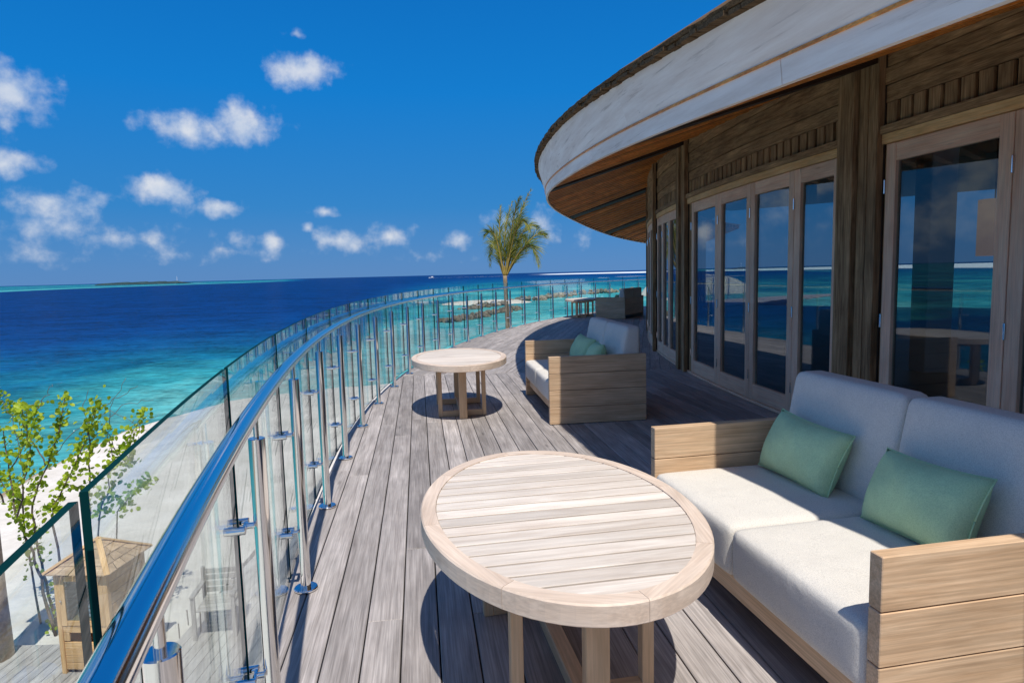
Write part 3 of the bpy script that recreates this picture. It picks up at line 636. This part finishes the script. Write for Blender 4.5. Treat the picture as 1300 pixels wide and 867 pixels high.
# ------------------------------------------------------------------ tables
TA, TB, TZ = .765, .505, .58
def make_table():
    t = empty('coffee_table'); ri = .056; n = 72
    for q in range(8):         # curved rim pieces
        vs = []; fs = []; m_ = 10; th0 = R_(-38+45*q); th1 = th0+R_(45)-.0025
        for i in range(m_+1):
            th = th0+(th1-th0)*i/m_; c, s = math.cos(th), math.sin(th)
            ox, oy = TA*c, TB*s; nx, ny = TB*c, TA*s; l = math.hypot(nx, ny); nx /= l; ny /= l
            for d, z in ((ri, TZ-.066), (.004, TZ-.066), (0, TZ-.062), (0, TZ-.005), (.005, TZ), (ri, TZ)): vs.append((ox-nx*d, oy-ny*d, z))
        for i in range(m_):
            p = 6*i; r = p+6; fs += [(p+j, p+(j+1) % 6, r+(j+1) % 6, r+j) for j in range(6)]
        fs += [tuple(range(6)), tuple(6*m_+j for j in range(6))[::-1]]
        thm = (th0+th1)/2; px, py = TA*math.cos(thm), TB*math.sin(thm); Mr = Matrix.Translation((px, py, TZ-.03)) @ Matrix.Rotation(math.atan2(TB*math.cos(thm), -TA*math.sin(thm)), 4, 'Z'); ri_ = Mr.inverted()
        pyd('rim', [ri_ @ Vector(v) for v in vs], fs, 'table', t, Mr)
    # slats across the short axis, cut to the inner ellipse
    ia, ib = TA-ri-.0015, TB-ri-.0015; ns = 17; pw = 2*ia/ns
    for i in range(ns):
        x0 = -ia+i*pw+.0056; x1 = -ia+(i+1)*pw-.0056; xs = np.linspace(x0, x1, 6)
        top = [(x, ib*math.sqrt(max(0, 1-(x/ia)**2))) for x in xs]; poly = [(x, y) for x, y in top]+[(x, -y) for x, y in reversed(top)]
        poly = [p for j, p in enumerate(poly) if j == 0 or (Vector(p)-Vector(poly[j-1])).length > 1e-4]
        cx = (x0+x1)/2; a = R_(90); vs, fs = plankmesh(poly, a, (cx, 0), .02, .0015)
        pyd('slat', vs, fs, 'table_slat', t, Matrix.Translation((cx, 0, TZ-.003)) @ Matrix.Rotation(a, 4, 'Z'))
    ev = [(ia*.995*math.cos(2*math.pi*i/40), ib*.995*math.sin(2*math.pi*i/40), TZ-.045+.018*q) for q in (0, 1) for i in range(40)]
    pyd('subtop', ev, [tuple(range(40))[::-1], tuple(range(40, 80))]+[(i, (i+1) % 40, 40+(i+1) % 40, 40+i) for i in range(40)], 'table', t)  # hidden plate, widened to block sun through the slat gaps
    zt = TZ-.067
    for s in (-1, 1):
        board('end_leg', t, (s*.475, 0, 0), (s*.475, 0, zt), .078, .045, (s, 0, 0), 'tleg')
        for q in (-1, 1): board('side_leg', t, (s*.325, q*.225, 0), (s*.325, q*.225, zt), .042, .045, (s, 0, 0), 'tleg')
        board('cross_rail', t, (s*.325, -.204, .03), (s*.325, .204, .03), .043, .058, (0, 0, 1), 'tleg')
        board('top_rail', t, (s*.325, -.204, zt-.03), (s*.325, .204, zt-.03), .043, .055, (0, 0, 1), 'tleg')
    board('long_rail', t, (-.452, 0, .031), (.452, 0, .031), .060, .056, (0, 0, 1), 'tleg')
    board('long_top_rail', t, (-.452, 0, zt-.03), (.452, 0, zt-.03), .058, .053, (0, 0, 1), 'tleg')
    return t
T1 = make_table(); T1.location = (.150, 2.385, 0); T1.rotation_euler.z = R_(100.5)
tag(T1, 'oval slatted coffee table close to the sofa in front of the wide timber post', 'coffee table', 'oval coffee tables on the terrace')
def place_t(x, y, deg, lab):
    c = copy_tree(T1); c.location = (x, y, 0); c.rotation_euler.z = R_(deg); tag(c, lab); return c
place_t(-.575, 6.955, 98, 'oval coffee table between the balustrade and the sofa standing alone mid-terrace')
place_t(2.30, 21.05, 62, 'oval coffee table far along the terrace before the sofa turned to the lagoon')
place_t(5.9, 25.4, 52, 'oval coffee table half hidden behind the farthest sofa')
# ------------------------------------------------------------------ sofas
SL, SD, SA = 1.60, .95, .65
def make_sofa():
    t = empty('sofa'); at_ = .05; ph = SA/4
    for s in (-1, 1):
        for i in range(4):
            board('arm_plank', t, (s*(SL/2-at_/2), .0, ph*(i+.5)+.004), (s*(SL/2-at_/2), SD, ph*(i+.5)+.004), ph-.004, at_, (s, 0, 0), 'teak', .0025)
    for i in range(3): board('back_plank', t, (-SL/2+at_+.002, SD-.03, ph*(i+.5)+.02+ph*.6), (SL/2-at_-.002, SD-.03, ph*(i+.5)+.02+ph*.6), ph-.004, .045, (0, 1, 0), 'teak', .0025)
    board('front_rail', t, (-SL/2+at_+.002, .055, .165), (SL/2-at_-.002, .055, .165), .095, .035, (0, -1, 0), 'teak')
    board('seat_base', t, (-SL/2+at_+.004, .48, .195), (SL/2-at_-.004, .48, .195), .80, .02, (0, 0, 1), 'teak')
    iw = SL-2*at_-.008
    for s in (-1, 1):
        w = iw/2-.004
        bmobj('seat_cushion', rbox(w, .80, .215, .035, 12, .012, .006), 'seat', t, Matrix.Translation((s*(w/2+.003), .395, .320)))
        bm = rbox(w-.004, .24, .50, .045, 12, .0, .012)
        for v in bm.verts:      # front face leans back, top narrower
            k = (v.co.z+.25)/.5
            v.co.y += .10*k*max(0, min(1, (.12-v.co.y)/.24))
            v.co.z += -.012*(1-(v.co.x/(w/2))**2)*0
        bmobj('back_cushion', bm, 'seat', t, Matrix.Translation((s*(w/2+.003), .795, .66)))
    return t
def pillow_mesh():
    bm = bmesh.new(); n = 18; w, h, th = .25, .155, .095; grid = {}
    for sd in (1, -1):
        for i in range(n+1):
            for j in range(n+1):
                u, v = -1+2*i/n, -1+2*j/n
                if sd == -1 and (i in (0, n) or j in (0, n)): grid[sd, i, j] = grid[1, i, j]; continue
                pin = 1-.07*(1-v*v)*abs(u)**3; piy = 1-.09*(1-u*u)*abs(v)**3
                z = sd*th*(max(0, (1-u**2)*(1-v**2)))**.42*(1+.05*math.sin(5*u+3*v))
                z += .006*math.sin(9*u*v+4*u)*(1-abs(u))*(1-abs(v))
                grid[sd, i, j] = bm.verts.new((u*w*pin, z, v*h*piy))
        for i in range(n):
            for j in range(n):
                f = bm.faces.new([grid[sd, i, j], grid[sd, i+1, j], grid[sd, i+1, j+1], grid[sd, i, j+1]]); f.smooth = True
    bmesh.ops.recalc_face_normals(bm, faces=bm.faces)
    me = bpy.data.meshes.new('pillow'); bm.to_mesh(me); bm.free(); me.materials.append(MT['pillow']); return me
S1 = make_sofa(); PM = pillow_mesh()
pvs = []
for i in range(48):
    th = 2*math.pi*i/48; c, s = math.cos(th), math.sin(th); k = 1/max(abs(c), abs(s)); u, v = c*k, s*k
    pvs.append((u*.25*(1-.07*(1-v*v)*abs(u)**3), 0, v*.155*(1-.09*(1-u*u)*abs(v)**3)))
sv, sf = sweep(pvs+[pvs[0]], [.0035]*49, 6)
_pp = pyd('piping', sv, sf, 'pillow', smooth=True); PIPE = _pp.data; bpy.data.objects.remove(_pp)
def place_sofa(o, cx, cy, rz, lab, plabs, first=False):
    o.location = (cx, cy, 0); o.rotation_euler.z = R_(rz); tag(o, lab, 'sofa', 'teak sofas on the terrace')
    M = Matrix.Translation((cx, cy, 0)) @ Matrix.Rotation(R_(rz), 4, 'Z')
    for (px, py, pz, tilt, roll, yaw), pl in zip(PILS, plabs):
        p = link('throw_pillow', PM, None, M @ Matrix.Translation((px, py, pz)) @ Matrix.Rotation(R_(yaw), 4, 'Z') @ Matrix.Rotation(R_(tilt), 4, 'X') @ Matrix.Rotation(R_(roll), 4, 'Y'))
        tag(p, pl, 'pillow', 'green throw pillows'); link('piping', PIPE, p)
PILS = [(-.42, .605, .575, -24, 3, 4), (.28, .605, .575, -24, -3, -3)]
S2 = copy_tree(S1); S3 = copy_tree(S1)
place_sofa(S1, .849, 2.494, -79.3, 'teak two-seat sofa beside the oval table, in front of the wide timber post', ['green velvet pillow next to the far arm of the sofa by the wide post', 'green velvet pillow in the middle of the sofa by the wide post'])
PILS = [(-.36, .595, .575, -24, 3, 8), (.33, .565, .575, -24, -2, -8)]
place_sofa(S2, .247, 6.90, -83.1, 'teak two-seat sofa mid-terrace, sun on its front, roof shade on its back', ['green velvet pillow by the far arm of the mid-terrace sofa', 'green velvet pillow by the near arm of the mid-terrace sofa'])
PILS = [(-.30, .60, .575, -24, 3, 6), (.42, .58, .575, -24, -2, -4)]
place_sofa(S3, 3.006, 20.674, -121.5, 'teak sofa far along the terrace, seen from behind, facing the lagoon', ['green velvet pillow hidden deep in the sofa facing the lagoon', 'dark green pillow edge showing on the sofa facing the lagoon'])
# ------------------------------------------------------------------ lower deck, cabinet, chair, column
ld = pyd('lower_deck', *strip_mesh([(-11, 1), (-11, 8.75)], [(-1.2, 1), (-1.2, 8.75)], LOW-.25, LOW-.035), 'black'); tag(ld, 'pale timber deck on the beach below the balustrade', 'deck', kind='structure')
pyd('deck_base', *strip_mesh([(-4.85, 8.752), (-5.0, 12.5)], [(-1.2, 8.752), (-1.2, 12.5)], LOW-.25, LOW-.036), 'black', ld)
def lowplank(poly, deg):
    cxy = (sum(p[0] for p in poly)/len(poly), sum(p[1] for p in poly)/len(poly)); a = R_(deg); vs, fs = plankmesh(poly, a, cxy, .03)
    pyd('plank', vs, fs, 'paledeck', ld, Matrix.Translation((*cxy, LOW)) @ Matrix.Rotation(a, 4, 'Z'))
for i in range(36):
    x0 = -7.45+i*.145
    lowplank([(x0, 3.4), (x0+.138, 3.4), (x0+.138, 8.75 if x0 < -4.9 else 12.5), (x0, 8.75 if x0 < -4.9 else 12.5)], 90)
for i in range(34):
    y0 = 3.75+i*.145; lowplank([(-11, y0), (-7.456, y0), (-7.456, y0+.138), (-11, y0+.138)], 0)
cab = empty('towel_cabinet', (-5.62, 8.02, LOW), R_(-4)); tag(cab, 'small cedar towel cabinet with glazed door and shingled hip roof on the lower deck', 'cabinet')
cw, cd, chh = .72, .78, 1.36; z0 = .05
for sx in (-1, 1):
    for sy in (0, 1): board('corner_post', cab, (sx*(cw/2-.03), .03+sy*(cd-.06), z0*0), (sx*(cw/2-.03), .03+sy*(cd-.06), chh), .06, .06, (0, -1, 0), 'cedar')
for i in range(9):
    z = z0+.068+i*.145
    if z > chh-.05: break
    for sx in (-1, 1): board('side_board', cab, (sx*(cw/2-.02), .062, z), (sx*(cw/2-.02), cd-.062, z), .139, .02, (sx, 0, 0), 'cedar')
    board('back_board', cab, (-cw/2+.062, cd-.02, z), (cw/2-.062, cd-.02, z), .139, .02, (0, 1, 0), 'cedar')
for i in range(4): board('front_board', cab, (-cw/2+.062, .02, .10+i*.095), (cw/2-.062, .02, .10+i*.095), .090, .02, (0, -1, 0), 'cedar')
for s in (-1, 1): board('slot_side', cab, (s*(cw/2-.062-.04), .02, .445), (s*(cw/2-.062-.04), .02, .555), .08, .02, (0, -1, 0), 'cedar')
board('front_board', cab, (-cw/2+.062, .02, .605), (cw/2-.062, .02, .605), .09, .02, (0, -1, 0), 'cedar')
cdr = empty('door'); cdr.parent = cab
for s in (-1, 1): board('stile', cdr, (s*(cw/2-.062-.035), .012, .655), (s*(cw/2-.062-.035), .012, 1.325), .07, .024, (0, -1, 0), 'cedar')
for z in (.69, 1.29): board('rail', cdr, (-cw/2+.135, .012, z), (cw/2-.135, .012, z), .07, .022, (0, -1, 0), 'cedar')
board('glass_pane', cdr, (-cw/2+.13, .014, .99), (cw/2-.13, .014, .99), .54, .006, (0, -1, 0), 'cabpane', 0)
rod('knob', cdr, (-cw/2+.085, -.02, 1.0), (-cw/2+.085, .002, 1.0), .012, 'steel', 10)
board('floor', cab, (-cw/2+.06, cd/2, .06), (cw/2-.06, cd/2, .06), cd-.13, .02, (0, 0, 1), 'cedar'); board('shelf', cab, (-cw/2+.06, cd/2, .66), (cw/2-.06, cd/2, .66), cd-.13, .02, (0, 0, 1), 'cedar')
for i in range(3):
    tw = bmobj('folded_towel', rbox(.42, .34, .06, .025, 6, .006), 'towel', None, Matrix.Translation((-5.60, 8.36, LOW+.702+i*.062)) @ Matrix.Rotation(R_(-4), 4, 'Z'))
    tag(tw, 'blue and white folded towel stacked inside the glazed cabinet', 'towel', 'towels in the cabinet')
ov = .075; rz0 = chh-.005; apex = .30
rf = empty('roof'); rf.parent = cab
for side in range(4):
    hw_, hd = cw/2+ov, cd/2+ov; cyv = cd/2
    cs = [(-hw_, -hd), (hw_, -hd), (hw_, hd), (-hw_, hd)]; p0, p1 = Vector(cs[side]), Vector(cs[(side+1) % 4])
    for r in range(4):
        t0, t1 = r/4, min(1, (r+1)/4+.05); nsh = 5-r
        for k in range(nsh):
            def pt(t, f): q = p0.lerp(p1, f)*(1-t*.93); return Vector((q.x, q.y+cyv, rz0+apex*t*.93))
            f0, f1 = k/nsh+.008, (k+1)/nsh-.008; lift = Vector((0, 0, .012+.004*(k % 2))); a_, b_, c_, d_ = pt(t0, f0), pt(t0, f1), pt(t1, f1), pt(t1, f0)
            v8 = [a_+lift, b_+lift, c_, d_, a_+lift+Vector((0, 0, .012)), b_+lift+Vector((0, 0, .012)), c_+Vector((0, 0, .010)), d_+Vector((0, 0, .010))]
            ctr = sum(v8, Vector())/8; pyd('shingle', [v-ctr for v in v8], [(3, 2, 1, 0), (4, 5, 6, 7), (0, 1, 5, 4), (1, 2, 6, 5), (2, 3, 7, 6), (3, 0, 4, 7)], 'shingle', rf, Matrix.Translation(ctr))
    c0 = Vector((*cs[side], 0))+Vector((0, cyv, rz0+.03)); board('hip_cap', rf, c0, Vector((0, cyv, rz0+apex+.03)), .07, .014, (c0.x, c0.y-cyv, .8), 'cedar')
chr_ = empty('armchair', (-4.35, 9.05, LOW), R_(8)); tag(chr_, 'grey timber armchair on the lower deck behind the glass panels', 'chair')
for sx in (-.27, .27):
    for sy, hh in ((-.25, .62), (.25, .86)): board('leg', chr_, (sx, sy, 0), (sx, sy, hh), .05, .05, (0, -1, 0), 'paledeck')
    board('arm_rest', chr_, (sx, -.29, .64), (sx, .27, .64), .07, .03, (0, 0, 1), 'paledeck')
for i in range(5): board('seat_slat', chr_, (-.24, -.22+i*.105, .42), (.24, -.22+i*.105, .42), .09, .022, (0, 0, 1), 'paledeck')
for i in range(4): board('back_slat', chr_, (-.24, .25, .50+i*.095), (.24, .25, .50+i*.095), .075, .02, (0, 1, 0), 'paledeck')
colm = empty('timber_column', (-7.17, 8.45, LOW)); tag(colm, 'thick pale timber column at the corner of the lower deck', 'column')
vs, fs = sweep([(0, 0, 0), (-.01, 0, .9), (.0, 0, 1.8), (-.02, 0, 3.0)], [.215, .205, .195, .18], 14); pyd('shaft', vs, fs, 'column', colm, smooth=True)
boxat('cap', colm, (-.02, 0, 3.04), (.46, .46, .08), 'column', .01)
# small reed stakes beside the chair
for i in range(3):
    p = at(226+i*16+random.uniform(-3, 3), 800+random.uniform(-8, 5), LOW); p.y += 0; g_ = LOW if p.x > -4.9 or p.y < 8.75 else SANDZ
    r_ = rod('stake', None, (p.x, p.y, g_-.08 if g_ == SANDZ else g_), (p.x+random.uniform(-.02, .02), p.y, g_+random.uniform(.22, .36)), .009, 'bark', 6)
    tag(r_, 'short thin wooden stake standing beside the grey armchair', 'stake', 'stakes by the lower deck')
# ------------------------------------------------------------------ seaside shrub
shb = empty('beach_shrub', (-6.85, 9.55, SANDZ)); tag(shb, 'young leafy shrub with bare twigs growing in the sand behind the towel cabinet', 'shrub'); SI = Matrix.Translation(-Vector((-6.85, 9.55, SANDZ)))
STEMS = [([(70, 800), (52, 735), (38, 690), (22, 655), (12, 600), (4, 545)], .024), ([(72, 800), (60, 740), (46, 690), (40, 640), (60, 590), (76, 545), (82, 505)], .022),
         ([(84, 710), (64, 660), (70, 640), (90, 600), (105, 570), (122, 520)], .018), ([(112, 720), (113, 660), (113, 600), (114, 550), (122, 512)], .018),
         ([(112, 700), (124, 655), (138, 620), (142, 580), (136, 548)], .014), ([(138, 690), (150, 650), (168, 625), (192, 612)], .012), ([(138, 560), (150, 575), (163, 590), (164, 560), (180, 528)], .009),
         ([(22, 655), (30, 610), (36, 570), (28, 520)], .014), ([(60, 590), (40, 560), (20, 520), (2, 508)], .011), ([(12, 600), (25, 575), (40, 545), (45, 520)], .012),
         ([(40, 690), (30, 640), (10, 625), (-12, 590)], .016), ([(4, 640), (-10, 600), (-20, 560)], .014)]
TW = [[(122, 520), (150, 505), (175, 490)], [(100, 575), (130, 540), (160, 512), (195, 508)], [(45, 520), (60, 500), (66, 488)], [(114, 550), (105, 515), (112, 495)], [(164, 560), (178, 540), (200, 528)],
      [(60, 590), (95, 545), (140, 520), (188, 548)], [(20, 560), (38, 515), (62, 507)], [(136, 560), (140, 520), (160, 480)], [(76, 610), (100, 618), (104, 625)], [(30, 600), (15, 530), (-5, 500)]]
bv, bf = [], []; LC = []
for pts, r0 in STEMS:
    yb = 9.55+random.uniform(-.35, .35); y1 = yb+random.uniform(-.5, .5); P3 = []
    for i, (u, v) in enumerate(pts):
        t = i/(len(pts)-1); P3.append(SI @ aty(u, v, yb+(y1-yb)*t))
    if pts[0][1] >= 690: P3[0].z = min(P3[0].z, -.02)
    fine = []
    for i in range(len(P3)-1):
        for k in range(4): q = P3[i].lerp(P3[i+1], k/4); fine.append(q+Vector(rng.normal(size=3))*.012)
    fine.append(P3[-1]); rs = [r0*(1-.75*i/len(fine)) for i in range(len(fine))]
    vs, fs = sweep(fine, rs, 6); o = len(bv); bv += vs; bf += [tuple(i+o for i in f) for f in fs]
    for i, q in enumerate(fine):
        if i > len(fine)*.28: LC.append((q, .05+.11*random.random()))
for pts in TW:
    yb = 9.55+random.uniform(-.3, .4); fine = []
    P3 = [SI @ aty(u, v, yb) for u, v in pts]
    for i in range(len(P3)-1):
        for k in range(5): fine.append(P3[i].lerp(P3[i+1], k/5)+Vector(rng.normal(size=3))*.014)
    fine.append(P3[-1]); vs, fs = sweep(fine, [.006*(1-.6*i/len(fine)) for i in range(len(fine))], 5); o = len(bv); bv += vs; bf += [tuple(i+o for i in f) for f in fs]
pyd('branches', bv, bf, 'bark', shb, smooth=True)
def leaf(vs, fs, p, x, y, s):
    z = x.cross(y); o = len(vs)
    for (a, b_, c) in ((0, 0, 0), (.35, .30, .05), (.75, .33, .02), (1, 0, -.06), (.75, -.33, .02), (.35, -.30, .05)): vs.append(p+x*a*s+y*b_*s+z*c*s)
    fs += [(o, o+1, o+2, o+3), (o, o+3, o+4, o+5)]
lv, lf = [], []
for (q, rd) in LC:
    for _ in range(random.randint(9, 17)):
        p = q+Vector(rng.normal(size=3))*rd*.62; x = (Vector(rng.normal(size=3))+Vector((0, 0, .5))).normalized(); y = (x.orthogonal()+Vector(rng.normal(size=3))*.3); y = (y-x*y.dot(x)).normalized()
        leaf(lv, lf, p, x, y, random.uniform(.05, .10))
for i in range(90):     # low foliage at the foot
    p = SI @ aty(random.gauss(74, 8), random.uniform(730, 806), 9.5+random.uniform(-.2, .2)); p.z = max(p.z, .03)
    x = Vector(rng.normal(size=3)).normalized(); leaf(lv, lf, p, x, x.orthogonal().normalized(), random.uniform(.04, .09))
o = pyd('leaves', lv, lf, 'leaf', shb); o['kind'] = 'stuff'
# ------------------------------------------------------------------ palm
PY = 24.; pb = aty(645, 420, PY); pc = aty(641, 350, PY)
plm = empty('coconut_palm', (pb.x, PY, SANDZ)); tag(plm, 'young coconut palm with tied upright fronds rising behind the balustrade', 'palm tree'); PI_ = Matrix.Translation(-Vector((pb.x, PY, SANDZ)))
tp = [Vector((0, 0, -.1)), Vector((.02, 0, 1.5)), PI_ @ pb, PI_ @ aty(643, 385, PY), PI_ @ pc]
fine = []
for i in range(4):
    for k in range(6): fine.append(tp[i].lerp(tp[i+1], k/6))
fine.append(tp[-1]); vs, fs = sweep(fine, [.100-.030*i/24+(.007 if i % 2 else 0) for i in range(25)], 12); pyd('trunk', vs, fs, 'palmtrunk', plm, smooth=True)
FR = [([(642, 352), (645, 322), (655, 285), (673, 243)], .9, 0.), ([(641, 352), (640, 320), (642, 290), (650, 258)], .9, .6), ([(641, 352), (646, 315), (652, 278), (660, 252)], .9, -.5),
      ([(640, 352), (636, 320), (634, 290), (636, 262)], .8, .4), ([(640, 350), (634, 320), (627, 297), (616, 298)], .85, -.3), ([(640, 350), (632, 325), (626, 308), (622, 335)], .8, .5),
      ([(643, 350), (660, 322), (678, 300), (692, 298)], .9, .3), ([(643, 350), (656, 325), (672, 312), (684, 336)], .85, -.4), ([(643, 350), (652, 318), (668, 290), (684, 290)], .8, .8), ([(642, 350), (650, 310), (660, 282), (672, 292)], .8, -.8),
      ([(643, 350), (655, 318), (664, 300), (668, 318)], .7, .9), ([(642, 352), (647, 318), (656, 290), (664, 262)], .9, .3)]
for pts, ln, dy in FR:
    c4 = [PI_ @ aty(u, v, PY+dy*(i/3)**1.3*.9) for i, (u, v) in enumerate(pts)]; sp_ = []
    n = 26
    for i in range(n+1):       # Catmull-like cubic through the four points (Lagrange on t = 0, .35, .7, 1)
        t = i/n; T = (0, .34, .68, 1); q = Vector()
        for a in range(4):
            wgt = 1
            for b_ in range(4):
                if a != b_: wgt *= (t-T[b_])/(T[a]-T[b_])
            q += c4[a]*wgt
        sp_.append(q)
    vs, fs = sweep(sp_, [.030*(1-.85*i/n)+.004 for i in range(n+1)], 6); fo_ = pyd('frond', vs, fs, 'palmstem', plm, smooth=True)
    lv, lf = [], []
    for i in range(5, n+1):
        t = i/n; tg = (sp_[min(i+1, n)]-sp_[i-1]).normalized(); sdv = tg.cross(Vector((0, 1, 0)).lerp(Vector((dy, .6, .2)), .5)).normalized()
        for s in (-1, 1):
            for rep in range(4):
                L_ = (.74*math.sin(math.pi*min(1, .18+.80*t))+.12)*random.uniform(.75, 1.15)*ln; d = (tg*1.1+sdv*s*random.uniform(.30, .62)+Vector(rng.normal(size=3))*.14).normalized(); p = sp_[i]+tg*random.uniform(-.05, .05); w_ = d.cross(Vector(rng.normal(size=3))).normalized()*.012; o = len(lv)
                prev = None
                for k in range(5):
                    f = k/4; q = p+d*L_*f+Vector((0, 0, -1))*L_*.30*f*f; ww = w_*(1-.92*f)*(1 if k else .6); lv += [q-ww, q+ww]
                    if k: lf.append((o+2*k-2, o+2*k-1, o+2*k+1, o+2*k))
    ob = pyd('leaflets', lv, lf, 'palmleaf', fo_); ob['kind'] = 'stuff'
# ------------------------------------------------------------------ rock groynes, islands, boat
def rockmesh(seed):
    r = np.random.default_rng(seed); bm = bmesh.new(); bmesh.ops.create_icosphere(bm, subdivisions=2, radius=1)
    ax = r.normal(size=(7, 3)); ax /= np.linalg.norm(ax, axis=1)[:, None]; cut = r.uniform(.55, .85, 7)
    for v in bm.verts:
        p = np.array(v.co)
        for a, c in zip(ax, cut):
            d = p@a
            if d > c: p = p-a*(d-c)
        p *= 1+r.normal()*.04; v.co = Vector(p)*1.25
    me = bpy.data.meshes.new('rock'); bm.to_mesh(me); bm.free(); me.materials.append(MT['rock']); return me
RM = [rockmesh(i) for i in range(6)]
def groyne(name, line, n, size, width, lab, tall=1.):
    a = Vector((*line[0], SEA)); t = empty(name, a); tag(t, lab, 'breakwater'); P_ = [Vector(p) for p in line]; ls_ = [(q-p).length for p, q in zip(P_[:-1], P_[1:])]; tot = sum(ls_)
    for i in range(n):
        s = tot*(i+random.random())/n; k = 0
        while s > ls_[k] and k < len(ls_)-1: s -= ls_[k]; k += 1
        d = (P_[k+1]-P_[k]).normalized(); q = P_[k]+d*s; off = random.gauss(0, .5)*width; q = q+Vector((-d.y, d.x))*off
        r = size*random.uniform(.55, 1.2); z = max(0, (1-abs(off)/(width*1.1)))*size*1.1*tall*random.random()
        o = link('rock', random.choice(RM), t, Matrix.Translation((q.x-a.x, q.y-a.y, z+.05)) @ Matrix.Rotation(random.uniform(0, 6), 4, Vector(rng.normal(size=3)).normalized()) @ Matrix.Diagonal((r, r*random.uniform(.7, 1.1), r*random.uniform(.55, .9), 1)))
def gl(L_): return [tuple(at(u, v, SEA)[:2]) for u, v in L_]
groyne('rock_groyne', gl([(562, 410), (600, 404), (630, 398), (658, 393)]), 140, .40, 1.4, 'long low rock groyne nearest the terrace in the lagoon')
groyne('rock_groyne', gl([(594, 393), (615, 390), (640, 387)]), 55, .45, 1.5, 'short rock groyne between the long groyne and the sand spit')
groyne('rock_breakwater', gl([(652, 384), (684, 381), (700, 378.5), (720, 375.5), (745, 373.5), (770, 372), (795, 370.5), (812, 369.5)]), 105, .62, 2.0, 'rock breakwater closing the lagoon beyond the farthest sofa', 1.3)
def mound(name, line, width, hgt, mat, lab, cat):
    P_ = [Vector(p) for p in line]; o = P_[0]; vs = []; fs = []; m_ = 9; fine = []
    for p, q in zip(P_[:-1], P_[1:]):
        for k in range(8): fine.append(p.lerp(q, k/8))
    fine.append(P_[-1]); n = len(fine)
    for i, p in enumerate(fine):
        d = (fine[min(i+1, n-1)]-fine[max(i-1, 0)]).normalized(); nn = Vector((-d.y, d.x)); e = math.sin(math.pi*min(1, max(0, (i+.02)/(n-1))))**.4
        for j in range(m_):
            s = -1+2*j/(m_-1); w = width*(.25+.75*e)*(1+.12*random.uniform(-1, 1)); vs.append((p.x+nn.x*s*w-o.x, p.y+nn.y*s*w-o.y, -.25+(hgt+.25)*e*max(0, 1-s*s)**.7*(1+.10*random.uniform(-1, 1))))
    for i in range(n-1):
        for j in range(m_-1): a = i*m_+j; fs.append((a, a+1, a+m_+1, a+m_))
    ob = pyd(name, vs, fs, mat, None, Matrix.Translation((o.x, o.y, SEA)), True); tag(ob, lab, cat, kind='structure'); return ob
MT['spit'] = plain('sand_spit', (.60, .53, .44), .95)
mound('sand_spit', gl([(560, 386.5), (590, 386), (620, 385.5), (650, 384), (672, 383)]), 6, .7, 'spit', 'flat pale sand spit across the lagoon behind the groynes', 'sand spit')
mound('sand_bank', [(33, 150), (42, 158), (60, 165)], 9, 4.8, 'spit', 'pale sand bank at the end of the rock breakwater', 'sand bank')
isl = empty('distant_island', (*at(182, 360.5, SEA)[:2], SEA)); isl.location = (-1180, 2130, SEA); tag(isl, 'low tree-covered island with a slim mast on the left horizon', 'island')
vs, fs = [], []; n = 60
for i in range(n+1):
    x = -115+230*i/n; e = max(0, 1-(x/118)**2)**.35; hgt = (6+3.5*random.random()+2*math.sin(i*.5))*e+.2
    vs += [(x*.9-20, x*.42-25, -.5), (x*.9-20, x*.42-25, hgt*.8), (x*.9, x*.42, hgt), (x*.9+20, x*.42+25, -.5)]
for i in range(n):
    for j in range(3): a = 4*i+j; fs.append((a, a+1, a+5, a+4))
o = pyd('tree_cover', vs, fs, 'jungle', isl); o['kind'] = 'stuff'
pyd('shore', [(-150+30*i, (-150+30*i)*.46-30+j*70, .6-abs(j-.5)) for i in range(11) for j in range(2)], [(2*i, 2*i+1, 2*i+3, 2*i+2) for i in range(10)], 'spit', isl)
rod('mast', isl, (78, 40, 0), (78, 40, 24), .8, 'white', 6, .3)
bt = empty('motorboat', (*at(548, 353.2, SEA)[:2], SEA), R_(185)); sc_ = 1.35; tag(bt, 'tiny white motorboat speeding across the open sea', 'boat')
hp = []; hf = []
for i in range(7):
    t = i/6; w = 2.1*(1-t**2.5)+.05; x = -5+11*t
    hp += [(x, -w, 1.4+.5*t), (x, -w*.55, -.3), (x, w*.55, -.3), (x, w, 1.4+.5*t)]
for i in range(6):
    for j in range(4): a = 4*i+j; b_ = 4*i+(j+1) % 4; hf.append((a, b_, b_+4, a+4))
hf += [(0, 1, 2, 3), (24, 27, 26, 25)]
pyd('hull', hp, hf, 'white', bt); boxat('cabin', bt, (-1, 0, 2.4), (4.4, 2.8, 1.7), 'white', .3); boxat('canopy', bt, (-1.2, 0, 3.6), (5.2, 3.0, .15), 'white', .05)
wk = pyd('boat_wake', [(x, s*(2+.05*x), SEA+.05) for x in (0, 40, 90, 160) for s in (-1, 1)], [(2*i, 2*i+1, 2*i+3, 2*i+2) for i in range(3)], 'foam', None, Matrix.Translation((bt.location.x+4, bt.location.y, .25)) @ Matrix.Rotation(R_(5), 4, 'Z'))
tag(wk, 'white foam wake trailing behind the motorboat', 'wake', kind='stuff')
for i, (u, v, w, d_) in enumerate([(766, 353.2, 4.5, 5), (800, 351.4, 13, 6)]):
    p = at(u, v, SEA); wv = [(w*math.cos(2*math.pi*k/16)*(1+.3*random.random()), d_*math.sin(2*math.pi*k/16), .3) for k in range(16)]
    o = pyd('breaking_wave', wv, [tuple(range(16))], 'foam', None, Matrix.Translation((p.x, p.y, SEA))); tag(o, 'white surf breaking on the reef beyond the rock breakwater', 'surf', kind='stuff')
